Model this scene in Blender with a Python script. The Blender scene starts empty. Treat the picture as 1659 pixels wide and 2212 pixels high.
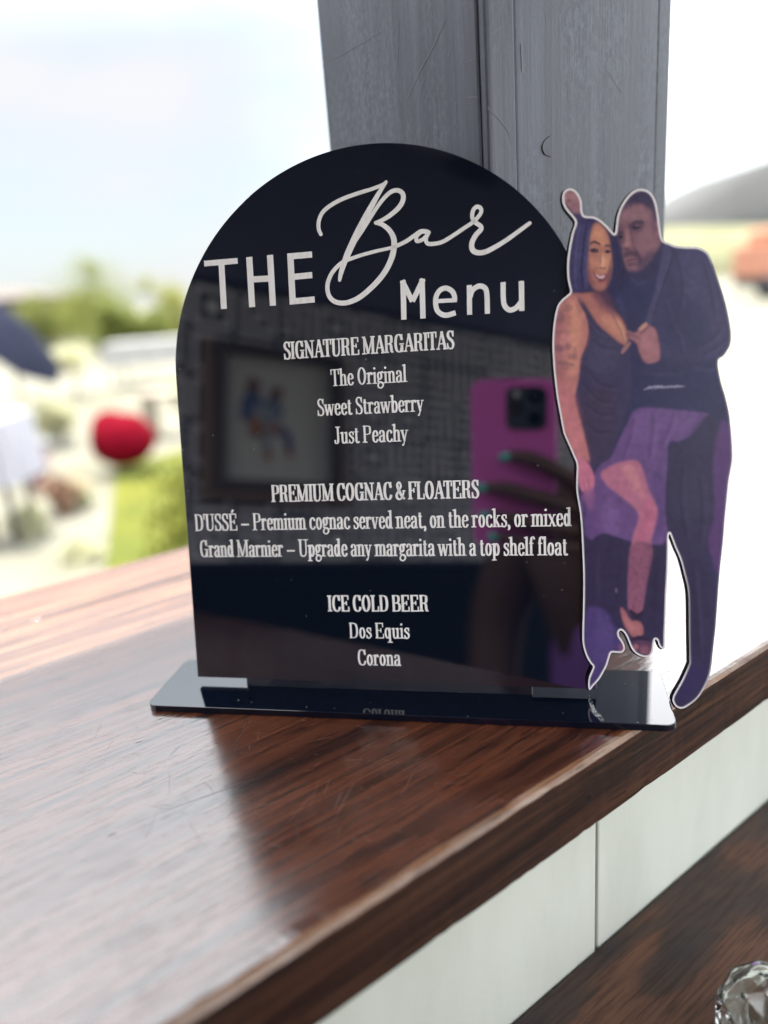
import bpy, bmesh, math, random
import numpy as np
from mathutils import Vector, Matrix, noise as mnoise
random.seed(7); rng = np.random.default_rng(7)
SC = bpy.context.scene
COL = SC.collection

# ------------------------------------------------------------------ camera
V = Vector
F_PX, PITCH, ROLL = 1598.94, 0.29459, 0.079853        # focal length in photo pixels (photo 1659 x 2212)
CAM_H = 0.198475                                       # lens height above the counter top (z = 0)
O = V((0, 0, CAM_H))
CF = V((0, math.cos(PITCH), -math.sin(PITCH)))
_up = V((0, math.sin(PITCH), math.cos(PITCH))); _r = V((1, 0, 0))
CR = math.cos(ROLL)*_r - math.sin(ROLL)*_up
CU = math.sin(ROLL)*_r + math.cos(ROLL)*_up
YAW, TILT, CYAW = 0.21195, 0.181306, 0.955488
S = V((math.cos(YAW), -math.sin(YAW), 0))              # along the sign, to the right
NH = V((math.sin(YAW), math.cos(YAW), 0))
U = math.sin(TILT)*NH + math.cos(TILT)*V((0, 0, 1))    # up the leaning panel
N = math.cos(TILT)*NH - math.sin(TILT)*V((0, 0, 1))    # panel normal, away from the lens
CD = V((math.sin(CYAW), math.cos(CYAW), 0))            # along the counter
AC = V((CD.y, -CD.x, 0))                               # across the counter, towards the inside
Z = V((0, 0, 1))
BASE_T = 0.0034
P0 = V((0.06817, 0.31682, BASE_T))                     # a point on the panel front, at its foot

cam = bpy.data.cameras.new('camera'); camo = bpy.data.objects.new('camera', cam); COL.objects.link(camo)
M = Matrix.Identity(4)
for i in range(3):
    M[i][0], M[i][1], M[i][2], M[i][3] = CR[i], CU[i], -CF[i], O[i]
camo.matrix_world = M
cam.sensor_fit = 'VERTICAL'; cam.sensor_height = 36; cam.sensor_width = 27
cam.lens = F_PX/2212*36
cam.clip_start = 0.005; cam.clip_end = 3000
_fp = P0 - S*0.07 + U*0.17
cam.dof.use_dof = True
cam.dof.focus_distance = (_fp - O).dot(CF)
cam.dof.aperture_fstop = cam.lens/1000/0.0095
cam.dof.aperture_blades = 0
SC.camera = camo

# ------------------------------------------------------------------ exposure, world, sun
SC.view_settings.view_transform = 'Standard'; SC.view_settings.look = 'None'
SC.view_settings.gamma = 1; SC.view_settings.use_curve_mapping = False
SC.view_settings.exposure = 2.68
SC.render.engine = 'CYCLES'
SC.cycles.use_denoising = True
SC.cycles.max_bounces = 10; SC.cycles.diffuse_bounces = 5; SC.cycles.glossy_bounces = 5; SC.cycles.transmission_bounces = 8
SC.cycles.sample_clamp_indirect = 6.0
SC.cycles.caustics_reflective = False; SC.cycles.caustics_refractive = False
SUN_EL, SUN_AZ = math.radians(79), math.radians(-35)   # azimuth clockwise from straight ahead: nearly overhead, beyond the counter
W = bpy.data.worlds.new('World'); SC.world = W; W.use_nodes = True
wn, wl = W.node_tree.nodes, W.node_tree.links
wn.clear()
def N_(t, nt=None, **k):
    n = (nt or wn).new(t)
    for a, b in k.items(): setattr(n, a, b)
    return n
sky = N_('ShaderNodeTexSky', sky_type='NISHITA', sun_disc=False, sun_elevation=SUN_EL, sun_rotation=SUN_AZ)
sky.air_density = 1.0; sky.dust_density = 1.5
tc = N_('ShaderNodeTexCoord'); mp = N_('ShaderNodeMapping'); mp.inputs['Scale'].default_value = (1, 1, 2.6)
mp.inputs['Location'].default_value = (0.35, 0.2, 0.1)
wl.new(tc.outputs['Generated'], mp.inputs['Vector'])
cn = N_('ShaderNodeTexNoise'); cn.inputs['Scale'].default_value = 2.3; cn.inputs['Detail'].default_value = 4; cn.inputs['Roughness'].default_value = .5
wl.new(mp.outputs[0], cn.inputs['Vector'])
cr = N_('ShaderNodeValToRGB'); cr.color_ramp.elements[0].position = .40; cr.color_ramp.elements[1].position = .62
wl.new(cn.outputs['Fac'], cr.inputs[0])
sx = N_('ShaderNodeSeparateXYZ'); wl.new(tc.outputs['Generated'], sx.inputs[0])
br = N_('ShaderNodeMapRange'); br.interpolation_type = 'SMOOTHSTEP'      # an overcast sky is brighter overhead than at the horizon
br.inputs[1].default_value = .26; br.inputs[2].default_value = .58; br.inputs[3].default_value = 1.55; br.inputs[4].default_value = 9.4
wl.new(sx.outputs['Z'], br.inputs[0])
cc = N_('ShaderNodeMix', data_type='RGBA', blend_type='MULTIPLY'); cc.inputs[0].default_value = 1
cc.inputs[6].default_value = (.95, .955, .985, 1); bx = N_('ShaderNodeMapRange'); bx.interpolation_type = 'SMOOTHSTEP'           # thinner cloud, brighter sky to the right
bx.inputs[1].default_value = -.18; bx.inputs[2].default_value = .4; bx.inputs[3].default_value = 1; bx.inputs[4].default_value = 3.0
wl.new(sx.outputs['X'], bx.inputs[0])
bm_ = N_('ShaderNodeMath', operation='MULTIPLY'); wl.new(br.outputs[0], bm_.inputs[0]); wl.new(bx.outputs[0], bm_.inputs[1])
bmm = N_('ShaderNodeMath', operation='MINIMUM'); wl.new(bm_.outputs[0], bmm.inputs[0]); bmm.inputs[1].default_value = 15
wl.new(bmm.outputs[0], cc.inputs[7])
sm = N_('ShaderNodeMix', data_type='RGBA'); wl.new(cr.outputs[0], sm.inputs[0])
sk2 = N_('ShaderNodeMix', data_type='RGBA', blend_type='ADD'); sk2.inputs[0].default_value = 1
veil = N_('ShaderNodeMix', data_type='RGBA', blend_type='MULTIPLY'); veil.inputs[0].default_value = 1
veil.inputs[6].default_value = (.61, .655, .68, 1); wl.new(bmm.outputs[0], veil.inputs[7])
skw = N_('ShaderNodeMix', data_type='RGBA', blend_type='MULTIPLY'); skw.inputs[0].default_value = 1; skw.inputs[7].default_value = (.10, .10, .10, 1)
wl.new(sky.outputs[0], skw.inputs[6]); wl.new(skw.outputs[2], sk2.inputs[6]); wl.new(veil.outputs[2], sk2.inputs[7])
wl.new(sk2.outputs[2], sm.inputs[6]); wl.new(cc.outputs[2], sm.inputs[7])
bg = N_('ShaderNodeBackground'); bg.inputs['Strength'].default_value = .1
wo = N_('ShaderNodeOutputWorld'); wl.new(sm.outputs[2], bg.inputs[0]); wl.new(bg.outputs[0], wo.inputs[0])
sun = bpy.data.lights.new('sun', 'SUN'); sun.energy = 2.2; sun.angle = math.radians(.5); sun.color = (1, .95, .87)
suno = bpy.data.objects.new('sun', sun); COL.objects.link(suno)
_sd = V((math.cos(SUN_EL)*math.sin(SUN_AZ), math.cos(SUN_EL)*math.cos(SUN_AZ), math.sin(SUN_EL)))
suno.rotation_euler = _sd.to_track_quat('Z', 'Y').to_euler()

# ------------------------------------------------------------------ helpers
def ray(px):
    d = CF*F_PX + CR*(px[0]-829.5) - CU*(px[1]-1106.0); return d.normalized()
def hit(px, pt, nn):
    d = ray(px); return O + d*((pt-O).dot(nn)/d.dot(nn))
def on_z(px, z): return hit(px, V((0, 0, z)), Z)
def at_y(px, y): return hit(px, V((0, y, 0)), V((0, 1, 0)))
def su(px, off=0.0):                                   # panel coordinates (m) of a photo point
    q = hit(px, P0 - N*off, N) - P0; return (q.dot(S), q.dot(U))
def pan(s, u, off=0.0): return P0 + S*s + U*u - N*off
def refl(px):                                          # a ray mirrored in the panel
    q = hit(px, P0, N); d = ray(px); return q, d - 2*d.dot(N)*N
def refl_hit(px, pt, nn):
    q, d = refl(px); return q + d*((pt-q).dot(nn)/d.dot(nn))

def lin(c): return tuple(((x/255)/12.92 if x/255 <= .04045 else ((x/255+.055)/1.055)**2.4) for x in c)
def tag(o, label=None, cat=None, group=None, kind=None):
    if label: o['label'] = label
    if cat: o['category'] = cat
    if group: o['group'] = group
    if kind: o['kind'] = kind
    return o
def obj(name, verts, faces, mat=None, parent=None, smooth=False, frame=None):
    me = bpy.data.meshes.new(name); me.from_pydata([tuple(v) for v in verts], [], faces); me.update()
    if smooth:
        for p in me.polygons: p.use_smooth = True
    o = bpy.data.objects.new(name, me); COL.objects.link(o)
    for m in (mat if isinstance(mat, (list, tuple)) else [mat]):
        if m: me.materials.append(m)
    if parent: o.parent = parent; o.matrix_parent_inverse = Matrix.Identity(4)
    if frame is not None: o.matrix_world = frame
    return o
def from_bm(name, bm, mat=None, parent=None, smooth=False):
    me = bpy.data.meshes.new(name); bm.to_mesh(me); bm.free()
    if smooth:
        for p in me.polygons: p.use_smooth = True
    o = bpy.data.objects.new(name, me); COL.objects.link(o)
    for m in (mat if isinstance(mat, (list, tuple)) else [mat]):
        if m: me.materials.append(m)
    if parent: o.parent = parent
    return o
def empty(name, mat4, label=None, cat=None, group=None):
    o = bpy.data.objects.new(name, None); COL.objects.link(o); o.matrix_world = mat4; o.empty_display_size = .02
    return tag(o, label, cat, group)
def frame(origin, x, y, z):
    m = Matrix.Identity(4)
    for i in range(3): m[i][0], m[i][1], m[i][2], m[i][3] = x[i], y[i], z[i], origin[i]
    return m
def box_bm(bm, lo, hi, bev=0):
    r = bmesh.ops.create_cube(bm, size=1)
    for v in r['verts']:
        for i in range(3): v.co[i] = lo[i] + (v.co[i]+.5)*(hi[i]-lo[i])
    if bev:
        es = list({e for v in r['verts'] for e in v.link_edges})
        bmesh.ops.bevel(bm, geom=es, offset=bev, segments=2, affect='EDGES', profile=.5)
def box(name, lo, hi, mat, parent=None, bev=0):
    bm = bmesh.new(); box_bm(bm, lo, hi, bev); return from_bm(name, bm, mat, parent)
def prism(name, pts, z0, z1, mat, parent=None, bev=0, smooth=False):
    bm = bmesh.new(); vs = [bm.verts.new((x, y, z1)) for x, y in pts]; f = bm.faces.new(vs)
    if f.normal.z < 0: f.normal_flip()
    e = bmesh.ops.extrude_face_region(bm, geom=[f]); 
    for v in e['geom']:
        if isinstance(v, bmesh.types.BMVert): v.co.z = z0
    bmesh.ops.recalc_face_normals(bm, faces=bm.faces[:])
    if bev:
        es = [ed for ed in bm.edges if all(abs(v.co.z-z1) < 1e-7 for v in ed.verts)]
        bmesh.ops.bevel(bm, geom=es, offset=bev, segments=2, affect='EDGES', profile=.5)
    return from_bm(name, bm, mat, parent, smooth)
def catmull(pts, n=8, closed=False):
    P = [np.array(p, float) for p in pts]; out = []
    m = len(P); rngi = range(m if closed else m-1)
    for i in rngi:
        if closed: a, b, c, d = P[(i-1) % m], P[i], P[(i+1) % m], P[(i+2) % m]
        else: a, b, c, d = P[max(i-1, 0)], P[i], P[i+1], P[min(i+2, m-1)]
        for k in range(n):
            t = k/n
            out.append(.5*((2*b)+(-a+c)*t+(2*a-5*b+4*c-d)*t*t+(-a+3*b-3*c+d)*t**3))
    if not closed: out.append(P[-1])
    return out

# ------------------------------------------------------------------ materials
def mat(name, base=(.5, .5, .5), rough=.5, ior=1.5, metal=0.0, **k):
    m = bpy.data.materials.new(name); m.use_nodes = True
    b = m.node_tree.nodes['Principled BSDF']
    b.inputs['Base Color'].default_value = (*base, 1); b.inputs['Roughness'].default_value = rough
    b.inputs['IOR'].default_value = ior; b.inputs['Metallic'].default_value = metal
    for a, v in k.items(): b.inputs[a].default_value = v
    return m
class G:                                               # short node-graph writer
    def __init__(s, m): s.t = m.node_tree; s.b = s.t.nodes['Principled BSDF']
    def n(s, t, **k):
        x = s.t.nodes.new(t)
        for a, v in k.items(): setattr(x, a, v)
        return x
    def l(s, a, b): s.t.links.new(a, b)
    def coord(s, scale=(1, 1, 1), loc=(0, 0, 0), rot=(0, 0, 0)):
        c = s.n('ShaderNodeTexCoord'); m = s.n('ShaderNodeMapping')
        m.inputs['Scale'].default_value = scale; m.inputs['Location'].default_value = loc; m.inputs['Rotation'].default_value = rot
        s.l(c.outputs['Object'], m.inputs[0]); return m.outputs[0]
    def noise(s, vec, scale=1, detail=4, rough=.55, dist=0):
        x = s.n('ShaderNodeTexNoise'); x.inputs['Scale'].default_value = scale; x.inputs['Detail'].default_value = detail
        x.inputs['Roughness'].default_value = rough; x.inputs['Distortion'].default_value = dist
        s.l(vec, x.inputs['Vector']); return x.outputs['Fac']
    def voro(s, vec, scale=1, feature='F1', out='Distance'):
        x = s.n('ShaderNodeTexVoronoi', feature=feature); x.inputs['Scale'].default_value = scale
        s.l(vec, x.inputs['Vector']); return x.outputs[out]
    def ramp(s, fac, stops):
        x = s.n('ShaderNodeValToRGB'); e = x.color_ramp.elements
        while len(e) < len(stops): e.new(.5)
        for i, (p, c) in enumerate(stops):
            e[i].position = p; c = c if hasattr(c, '__len__') else (c, c, c); e[i].color = (*c, 1)
        s.l(fac, x.inputs[0]); return x.outputs[0]
    def mix(s, f, a, b, mode='MIX'):
        x = s.n('ShaderNodeMix', data_type='RGBA', blend_type=mode)
        for v, i in ((f, 0), (a, 6), (b, 7)):
            if hasattr(v, 'is_linked'): s.l(v, x.inputs[i])
            elif i == 0: x.inputs[0].default_value = v
            else: x.inputs[i].default_value = (*v, 1)
        return x.outputs[2]
    def math(s, op, a, b=0.0):
        x = s.n('ShaderNodeMath', operation=op)
        for v, i in ((a, 0), (b, 1)):
            if hasattr(v, 'is_linked'): s.l(v, x.inputs[i])
            else: x.inputs[i].default_value = v
        return x.outputs[0]
    def bump(s, h, strength=.3, dist=.001, nrm=None):
        x = s.n('ShaderNodeBump'); x.inputs['Strength'].default_value = strength; x.inputs['Distance'].default_value = dist
        s.l(h, x.inputs['Height'])
        if nrm is not None: s.l(nrm, x.inputs['Normal'])
        s.l(x.outputs[0], s.b.inputs['Normal']); return x.outputs[0]
    def color(s, c): s.l(c, s.b.inputs['Base Color'])
    def rough(s, c): s.l(c, s.b.inputs['Roughness'])

def wood(name, dark, mid, light, rough=.24, loc=(0, 0, 0), seal=True, ior=1.55, worn=0.0):
    m = mat(name, mid, rough, ior); g = G(m)
    warp = g.noise(g.coord((5, 22, 22), loc), 1, 3)
    big = g.noise(g.coord((2.6, 62, 62), loc), 1, 6, .62, 1.0)
    fine = g.noise(g.coord((7, 230, 230), loc), 1, 5, .65, .8)
    pore = g.noise(g.coord((40, 760, 760), loc), 1, 3, .6, .3)
    col = g.ramp(big, [(.31, dark), (.42, mid), (.58, light), (.72, mid)])
    col = g.mix(g.ramp(fine, [(.36, .85), (.52, 0)]), col, dark)
    pl = g.ramp(pore, [(.37, .85), (.44, 0)])
    pk = g.ramp(warp, [(.38, .3), (.58, 1)])
    col = g.mix(g.math('MULTIPLY', pl, pk), col, tuple(c*.35 for c in dark))
    dent = g.voro(g.coord((40, 62, 40), (3.1, 1.7, .4)), 1)
    dm = g.ramp(dent, [(.045, 1), (.085, 0)])
    col = g.mix(dm, col, (.006, .005, .005))
    if worn:
        wf = g.ramp(g.noise(g.coord((60, 60, 60)), 1, 4), [(.4, 0), (.65, worn)])
        col = g.mix(wf, col, (.30, .22, .17))
    g.color(col)
    g.rough(g.ramp(g.noise(g.coord((14, 60, 30), loc), 1, 4), [(.3, rough*.8), (.7, rough*1.25)]))
    h = g.math('SUBTRACT', g.math('MULTIPLY', fine, .45), g.math('ADD', g.math('MULTIPLY', pl, .4), g.math('MULTIPLY', dm, 1.4)))
    g.bump(h, .26, .0006)
    return m

DK, MD, LT = (.014, .006, .0045), (.074, .0225, .0115), (.118, .038, .018)
M_wood = wood('varnished_wood', DK, MD, LT, .17, ior=1.95)
M_wood2 = wood('varnished_wood_back', DK, (.11, .045, .022), (.20, .090, .044), .2, loc=(.3, .7, .2), ior=2.1)
M_face = wood('wood_edge_grain', (.006, .0035, .003), (.030, .0115, .0075), (.068, .029, .015), rough=.48, ior=1.35, loc=(.6, .1, .5))
M_worn = wood('worn_wood_corner', (.03, .012, .007), (.11, .043, .018), (.22, .11, .055), rough=.26, loc=(.2, .3, .5), worn=.35)

def black_gloss(name, dust=1.0, ior=2.4):
    m = mat(name, (.0028, .0052, .0125), .02, ior); g = G(m)
    d = g.voro(g.coord((150, 150, 150), (.3, .1, .2)), 1)
    pick = g.ramp(g.voro(g.coord((150, 150, 150), (.3, .1, .2)), 1, out='Color'), [(.5, 0), (.56, 1)])
    big = g.ramp(g.noise(g.coord((14, 14, 14)), 1, 2), [(.40, 0), (.60, 1)])
    sp = g.math('MULTIPLY', g.math('MULTIPLY', g.ramp(d, [(.05, 1), (.10, 0)]), pick), g.math('MULTIPLY', big, dust))
    g.color(g.mix(sp, (.0028, .0052, .0125), (.30, .29, .28)))
    g.rough(g.math('ADD', .02, g.math('MULTIPLY', sp, .5)))
    return m
M_panel = black_gloss('black_acrylic', .35)
M_base = black_gloss('black_acrylic_dusty', 1.0, 1.6)
M_letter = mat('white_lettering', (.80, .765, .725), .55); g = G(M_letter)
g.color(g.ramp(g.noise(g.coord((400, 60, 60)), 1, 4), [(.35, (.84, .81, .77)), (.6, (.93, .91, .88))]))
M_white = mat('white_print_border', (.86, .84, .83), .3)

# ------------------------------------------------------------------ counter
counter = empty('bar_counter', frame(V((0, 0, 0)), CD, AC, Z), 'dark red-brown varnished wooden bar counter carrying the black menu sign', 'counter')
YF = -.174                                             # front edge, across
X0, X1 = -2.4, 3.2
def profile_x(name, prof, mats, idx):
    """Extrude a (y,z) profile along the counter, with many cuts so its worn edge is not ruler-straight."""
    n = 160; vs = []; fs = []; mi = []
    xs = [X0 + (X1-X0)*i/n for i in range(n+1)] if False else sorted(set([X0, X1] + [-.3 + 1.2*i/300 for i in range(301)]))
    k = len(prof)
    for x in xs:
        for j, (y, z) in enumerate(prof):
            w = 0
            if j in (2, 3, 4): w = mnoise.noise(V((x*24, j*1.3, 0)))*.0007 + mnoise.noise(V((x*110, j*2.3, 4)))*.00035
            if j in (5,): w = mnoise.noise(V((x*40, 9, 0)))*.0004 + mnoise.noise(V((x*230, 7, 0)))*.0004
            vs.append((x, y - abs(w)*.8, z + w))
    for i in range(len(xs)-1):
        for j in range(k):
            a, b = i*k+j, i*k+(j+1) % k
            fs.append((a, b, b+k, a+k)); mi.append(idx[j])
    fs.append(tuple(range(k))[::-1]); mi.append(0); fs.append(tuple(range((len(xs)-1)*k, len(xs)*k))); mi.append(0)
    o = obj(name, vs, fs, mats, counter)
    o.data.polygons.foreach_set('material_index', mi)
    bm = bmesh.new(); bm.from_mesh(o.data); bmesh.ops.recalc_face_normals(bm, faces=bm.faces[:]); bm.to_mesh(o.data); bm.free()
    return o
# front board with its worn arris and edge face (top, chamfer x2, face, underside)
profile_x('front_board', [(-.4405, 0), (YF-.010, 0), (YF-.0030, 0), (YF-.0012, -.0006), (YF, -.0026), (YF, -.0352), (-.4405, -.0352)],
          [M_wood, M_worn, M_face], [0, 0, 1, 1, 2, 0, 0])
box('board', (X0, -.5215, -.035), (X1, -.4420, -.0004), M_wood2, counter, .0004)
box('board', (X0, -.587, -.035), (X1, -.5230, -.0002), M_wood2, counter, .0005)
rs = random.Random(11); segs = []; segd = []
for k in range(150):
    c = on_z((rs.gauss(590, 190), rs.gauss(1690, 130)), 0)
    if c.dot(AC) > YF-.008 or c.dot(AC) < -.43: continue
    a = rs.uniform(0, 3.14); L = rs.choice((.002, .003, .005, .008, .016))*rs.uniform(.6, 1.3); d = V((math.cos(a), math.sin(a), 0)); q = V((-d.y, d.x, 0))*L*rs.uniform(-.02, .02)
    (segs if rs.random() < .6 else segd).append(([c-d*L/2, c+q, c+d*L/2], rs.uniform(.00004, .00009), Z))
for a, b in (((540, 1530), (505, 1625)), ((880, 1500), (930, 1545)), ((868, 1520), (920, 1560)), ((360, 1750), (620, 1660)), ((770, 1640), (868, 1700)), ((640, 1770), (640, 1830))):
    pa, pb_ = on_z(a, 0), on_z(b, 0); segd.append(([pa, (pa+pb_)/2+V((.0006, .0004, 0)), pb_], .00017, Z))
M_sl = mat('fine_scratch', (.20, .13, .11), .5); M_sd = mat('dark_scratch', (.012, .008, .008), .5)
def cmarks(name, sg, m):
    o = None; vs, fs = [], []
    for P, w, n_ in sg:
        b = len(vs)
        for i, p in enumerate(P):
            t = (P[min(i+1, 2)]-P[max(i-1, 0)]).normalized(); q = t.cross(n_); ww = w*(1, 1.6, 1)[i]*.6
            for k_ in (1, -1):
                x = p+q*ww*k_; vs.append((x.dot(CD), x.dot(AC), .00005))
        for i in range(2): fs.append((b+2*i, b+2*i+2, b+2*i+3, b+2*i+1))
    o = obj(name, vs, fs, m, counter); o['kind'] = 'stuff'
cmarks('pale_scratches', segs, M_sl); cmarks('dark_scratches', segd, M_sd)
# white wall under the counter in two sheets, and the lower shelf
def wallmat():
    m = mat('white_wallboard', (.74, .765, .715), .55); g = G(m)
    n = g.noise(g.coord((260, 260, 260)), 1, 5, .65)
    g.color(g.mix(g.ramp(g.noise(g.coord((30, 9, 9)), 1, 4), [(.42, 0), (.75, .5)]), (.56, .58, .51), (.43, .445, .38)))
    g.bump(n, .22, .0005); return m
M_wall = wallmat()
YW = -.190
SH_Z = -.1335
wall = empty('wall_panelling', frame(V((0, 0, 0)), CD, AC, Z), 'white painted wall panelling below the dark wooden counter edge', 'wall')
box('panel_sheet', (X0, YW-.012, -1.1), (.2448, YW, -.0358), M_wall, wall, .0008)
box('panel_sheet', (.2472, YW-.0125, -1.1), (X1, YW-.0004, -.0358), M_wall, wall, .0008)
box('seam_shade_strip', (.2400, YW-.014, -1.1), (.2520, YW-.0123, -.0358), mat('painted_seam_shade', (.36, .36, .33), .7), wall)  # added grey strip behind the joint; its colour stands in for the seam's soft shadow
def shelfmat():
    m = mat('mottled_wood', (.05, .03, .02), .55, 1.3); g = G(m)
    a = g.noise(g.coord((12, 27, 20), (.1, .2, 0)), 1, 3, .5, .9)
    c = g.ramp(a, [(.36, (.034, .027, .026)), (.50, (.062, .037, .028)), (.58, (.108, .050, .031)), (.8, (.15, .072, .042))])
    f = g.noise(g.coord((30, 420, 300)), 1, 5, .65)
    c = g.mix(g.ramp(f, [(.38, .6), (.55, 0)]), c, (.02, .012, .010))
    g.color(c); g.bump(f, .25, .0006); return m
shelf = box('lower_shelf', (X0, YW+.0006, SH_Z-.03), (X1, .30, SH_Z), shelfmat(), None, .003)
shelf.matrix_world = frame(V((0, 0, 0)), CD, AC, Z)
tag(shelf, 'mottled dark brown wooden shelf below the white panelling', 'shelf')

# ------------------------------------------------------------------ post behind the sign
def postmat():
    m = mat('weathered_grey_paint', (.1, .1, .11), .42); g = G(m)
    st = g.noise(g.coord((150, 150, 5)), 1, 5, .65, .4)
    sp = g.noise(g.coord((520, 520, 260)), 1, 4, .7)
    pt = g.noise(g.coord((28, 28, 9), (1, 2, 3)), 1, 4, .6)
    c = g.ramp(st, [(.30, (.042, .047, .066)), (.5, (.058, .066, .092)), (.70, (.085, .096, .132))])
    mk = g.math('MULTIPLY', g.ramp(sp, [(.44, 0), (.62, 1)]), g.ramp(pt, [(.42, 0), (.62, .75)]))
    c = g.mix(mk, c, (.14, .158, .205))
    g.color(c); g.bump(g.math('ADD', st, g.math('MULTIPLY', sp, .4)), .3, .0012)
    g.rough(g.ramp(pt, [(.3, .34), (.7, .5)])); return m
M_post = postmat()
A0 = V((0.05854, 0.37401, 0))
post = empty('wooden_post', frame(A0, CD, AC, Z), 'weathered grey square post standing on the counter behind the sign', 'post')
LW, RW, H = .1271, .1413, .95
box('post_core', (.004, -LW+.002, .0003), (RW-.004, -.004, H), M_post, post, .001)
box('left_board', (0, -LW, .0004), (.0038, -.0012, H), M_post, post, .0009)
box('corner_board', (.0004, -.0010, .0004), (.0185, .0046, H), M_post, post, .0016)
box('right_board', (.0195, -.0036, .0004), (RW-.0125, .0030, H), M_post, post, .0012)
box('edge_strip', (RW-.0118, -.0037, .0004), (RW, .0022, H), M_post, post, .0012)
# small hook-shaped gouge in the right board
hk = [hit((650.6+x*.51355, y*.51355), A0+AC*.0032, AC) for x, y in ((1045, 573), (1022, 594), (1014, 622), (1024, 648), (1050, 659))]
def tube(name, pts, rad, m, parent=None, seg=8, local=None):
    pts = [V(p) for p in pts]; vs, fs = [], []; n = len(pts)
    rad = rad if hasattr(rad, '__len__') else [rad]*n
    for i, p in enumerate(pts):
        t = (pts[min(i+1, n-1)]-pts[max(i-1, 0)]).normalized()
        a = t.cross(V((.31, .27, .91))).normalized(); b = t.cross(a)
        for k in range(seg):
            th = 2*math.pi*k/seg; vs.append(p + (a*math.cos(th)+b*math.sin(th))*rad[i])
    for i in range(n-1):
        for k in range(seg):
            fs.append((i*seg+k, i*seg+(k+1) % seg, (i+1)*seg+(k+1) % seg, (i+1)*seg+k))
    fs.append(tuple(range(seg))[::-1]); fs.append(tuple(range((n-1)*seg, n*seg)))
    if local is not None: vs = [local @ v for v in vs]
    return obj(name, vs, fs, m, parent, True)
def marks(name, segs, m, parent, local, lift):
    vs, fs = [], []
    for P, w, n_ in segs:
        P = [V(p) for p in P]; b = len(vs)
        for i, p in enumerate(P):
            t = (P[min(i+1, len(P)-1)]-P[max(i-1, 0)]).normalized(); q = t.cross(n_); ww = w*.6*(.25+.75*math.sin(math.pi*(i+.5)/len(P)))
            vs += [local @ (p+q*ww/2+n_*lift), local @ (p-q*ww/2+n_*lift)]
        for i in range(len(P)-1): fs.append((b+2*i, b+2*i+2, b+2*i+3, b+2*i+1))
    o = obj(name, vs, fs, m, parent); o['kind'] = 'stuff'; return o
def zp(x, y): return (650.6+x*.51355, y*.51355)         # tracing grid over the post in the photo
M_scuff = mat('pale_scuff', (.155, .168, .20), .5)
pi_ = post.matrix_world.inverted(); segs = []
LN, RN = -CD, AC
for P, w in (([(606, 85), (560, 190), (500, 300), (450, 410)], .0007), ([(520, 330), (505, 380), (500, 420)], .0006), ([(340, 130), (240, 190), (130, 250)], .0007), ([(640, 180), (615, 250)], .0005), ([(410, 90), (408, 200), (400, 300)], .0006), ([(695, 260), (730, 250)], .0005), ([(700, 410), (745, 408)], .0006), ([(650, 430), (648, 520)], .0006)):
    segs.append(([hit(zp(*q), A0, LN) for q in P], w, LN))
for P, w in (([(780, 450), (830, 500), (870, 550), (885, 600)], .0006), ([(795, 145), (850, 110)], .0006), ([(880, 10), (878, 80)], .0006), ([(925, 180), (930, 300)], .0022), ([(1290, 300), (1350, 390)], .0006), ([(980, 880), (1050, 850)], .0005), ([(1120, 330), (1125, 420)], .0005)):
    segs.append(([hit(zp(*q), A0+AC*(.0046 if max(t[0] for t in P) < 890 else .0030), RN) for q in P], w, RN))
marks('scuff_marks', segs, M_scuff, post, pi_, .00025)
tube('gouge', catmull([tuple(p) for p in hk], 5), [.0002]*8+[.0004]*8+[.0002]*5, mat('dark_gouge', (.052, .055, .064), .7), post, 6, post.matrix_world.inverted())

# ------------------------------------------------------------------ menu sign: base plate, arched panel
# sign frame: x along S, y up the panel, z towards the viewer (-N)
SF = frame(P0, S, U, -N)
sign = empty('menu_sign', SF, 'glossy black arched bar menu sign with white lettering standing on the counter', 'sign')
SFi = SF.inverted()
def rounded(pts, r, n=6):
    out = []; m = len(pts)
    for i in range(m):
        p = V((*pts[i], 0)); a = (V((*pts[i-1], 0))-p).normalized(); b = (V((*pts[(i+1) % m], 0))-p).normalized()
        h = math.acos(max(-1, min(1, a.dot(b))))/2; d = r/math.tan(h); c = p+(a+b).normalized()*(r/math.sin(h))
        q0, q1 = p+a*d, p+b*d; t0 = math.atan2(q0.y-c.y, q0.x-c.x); t1 = math.atan2(q1.y-c.y, q1.x-c.x)
        dt = (t1-t0+math.pi) % (2*math.pi)-math.pi
        for k in range(n+1):
            t = t0+dt*k/n; out.append((c.x+r*math.cos(t), c.y+r*math.sin(t)))
    return out
K = .885
pb = [on_z(q, BASE_T) for q in ((318, 1524), (1467, 1567), (1425, 1453), (404, 1421))]
sn = [(p.dot(S), p.dot(NH)) for p in pb]
s0, s1 = (sn[0][0]+sn[3][0])/2, (sn[1][0]+sn[2][0])/2
n0, n1 = (sn[0][1]+sn[1][1])/2, (sn[2][1]+sn[3][1])/2
bp = prism('base_plate', rounded([(s0, n0), (s1, n0), (s1, n1), (s0, n1)], .005), .0002, BASE_T, M_base, None, .0003)
bp.parent = sign; bp.matrix_parent_inverse = SFi; bp.matrix_world = frame(V((0, 0, 0)), S, NH, Z)
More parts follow.
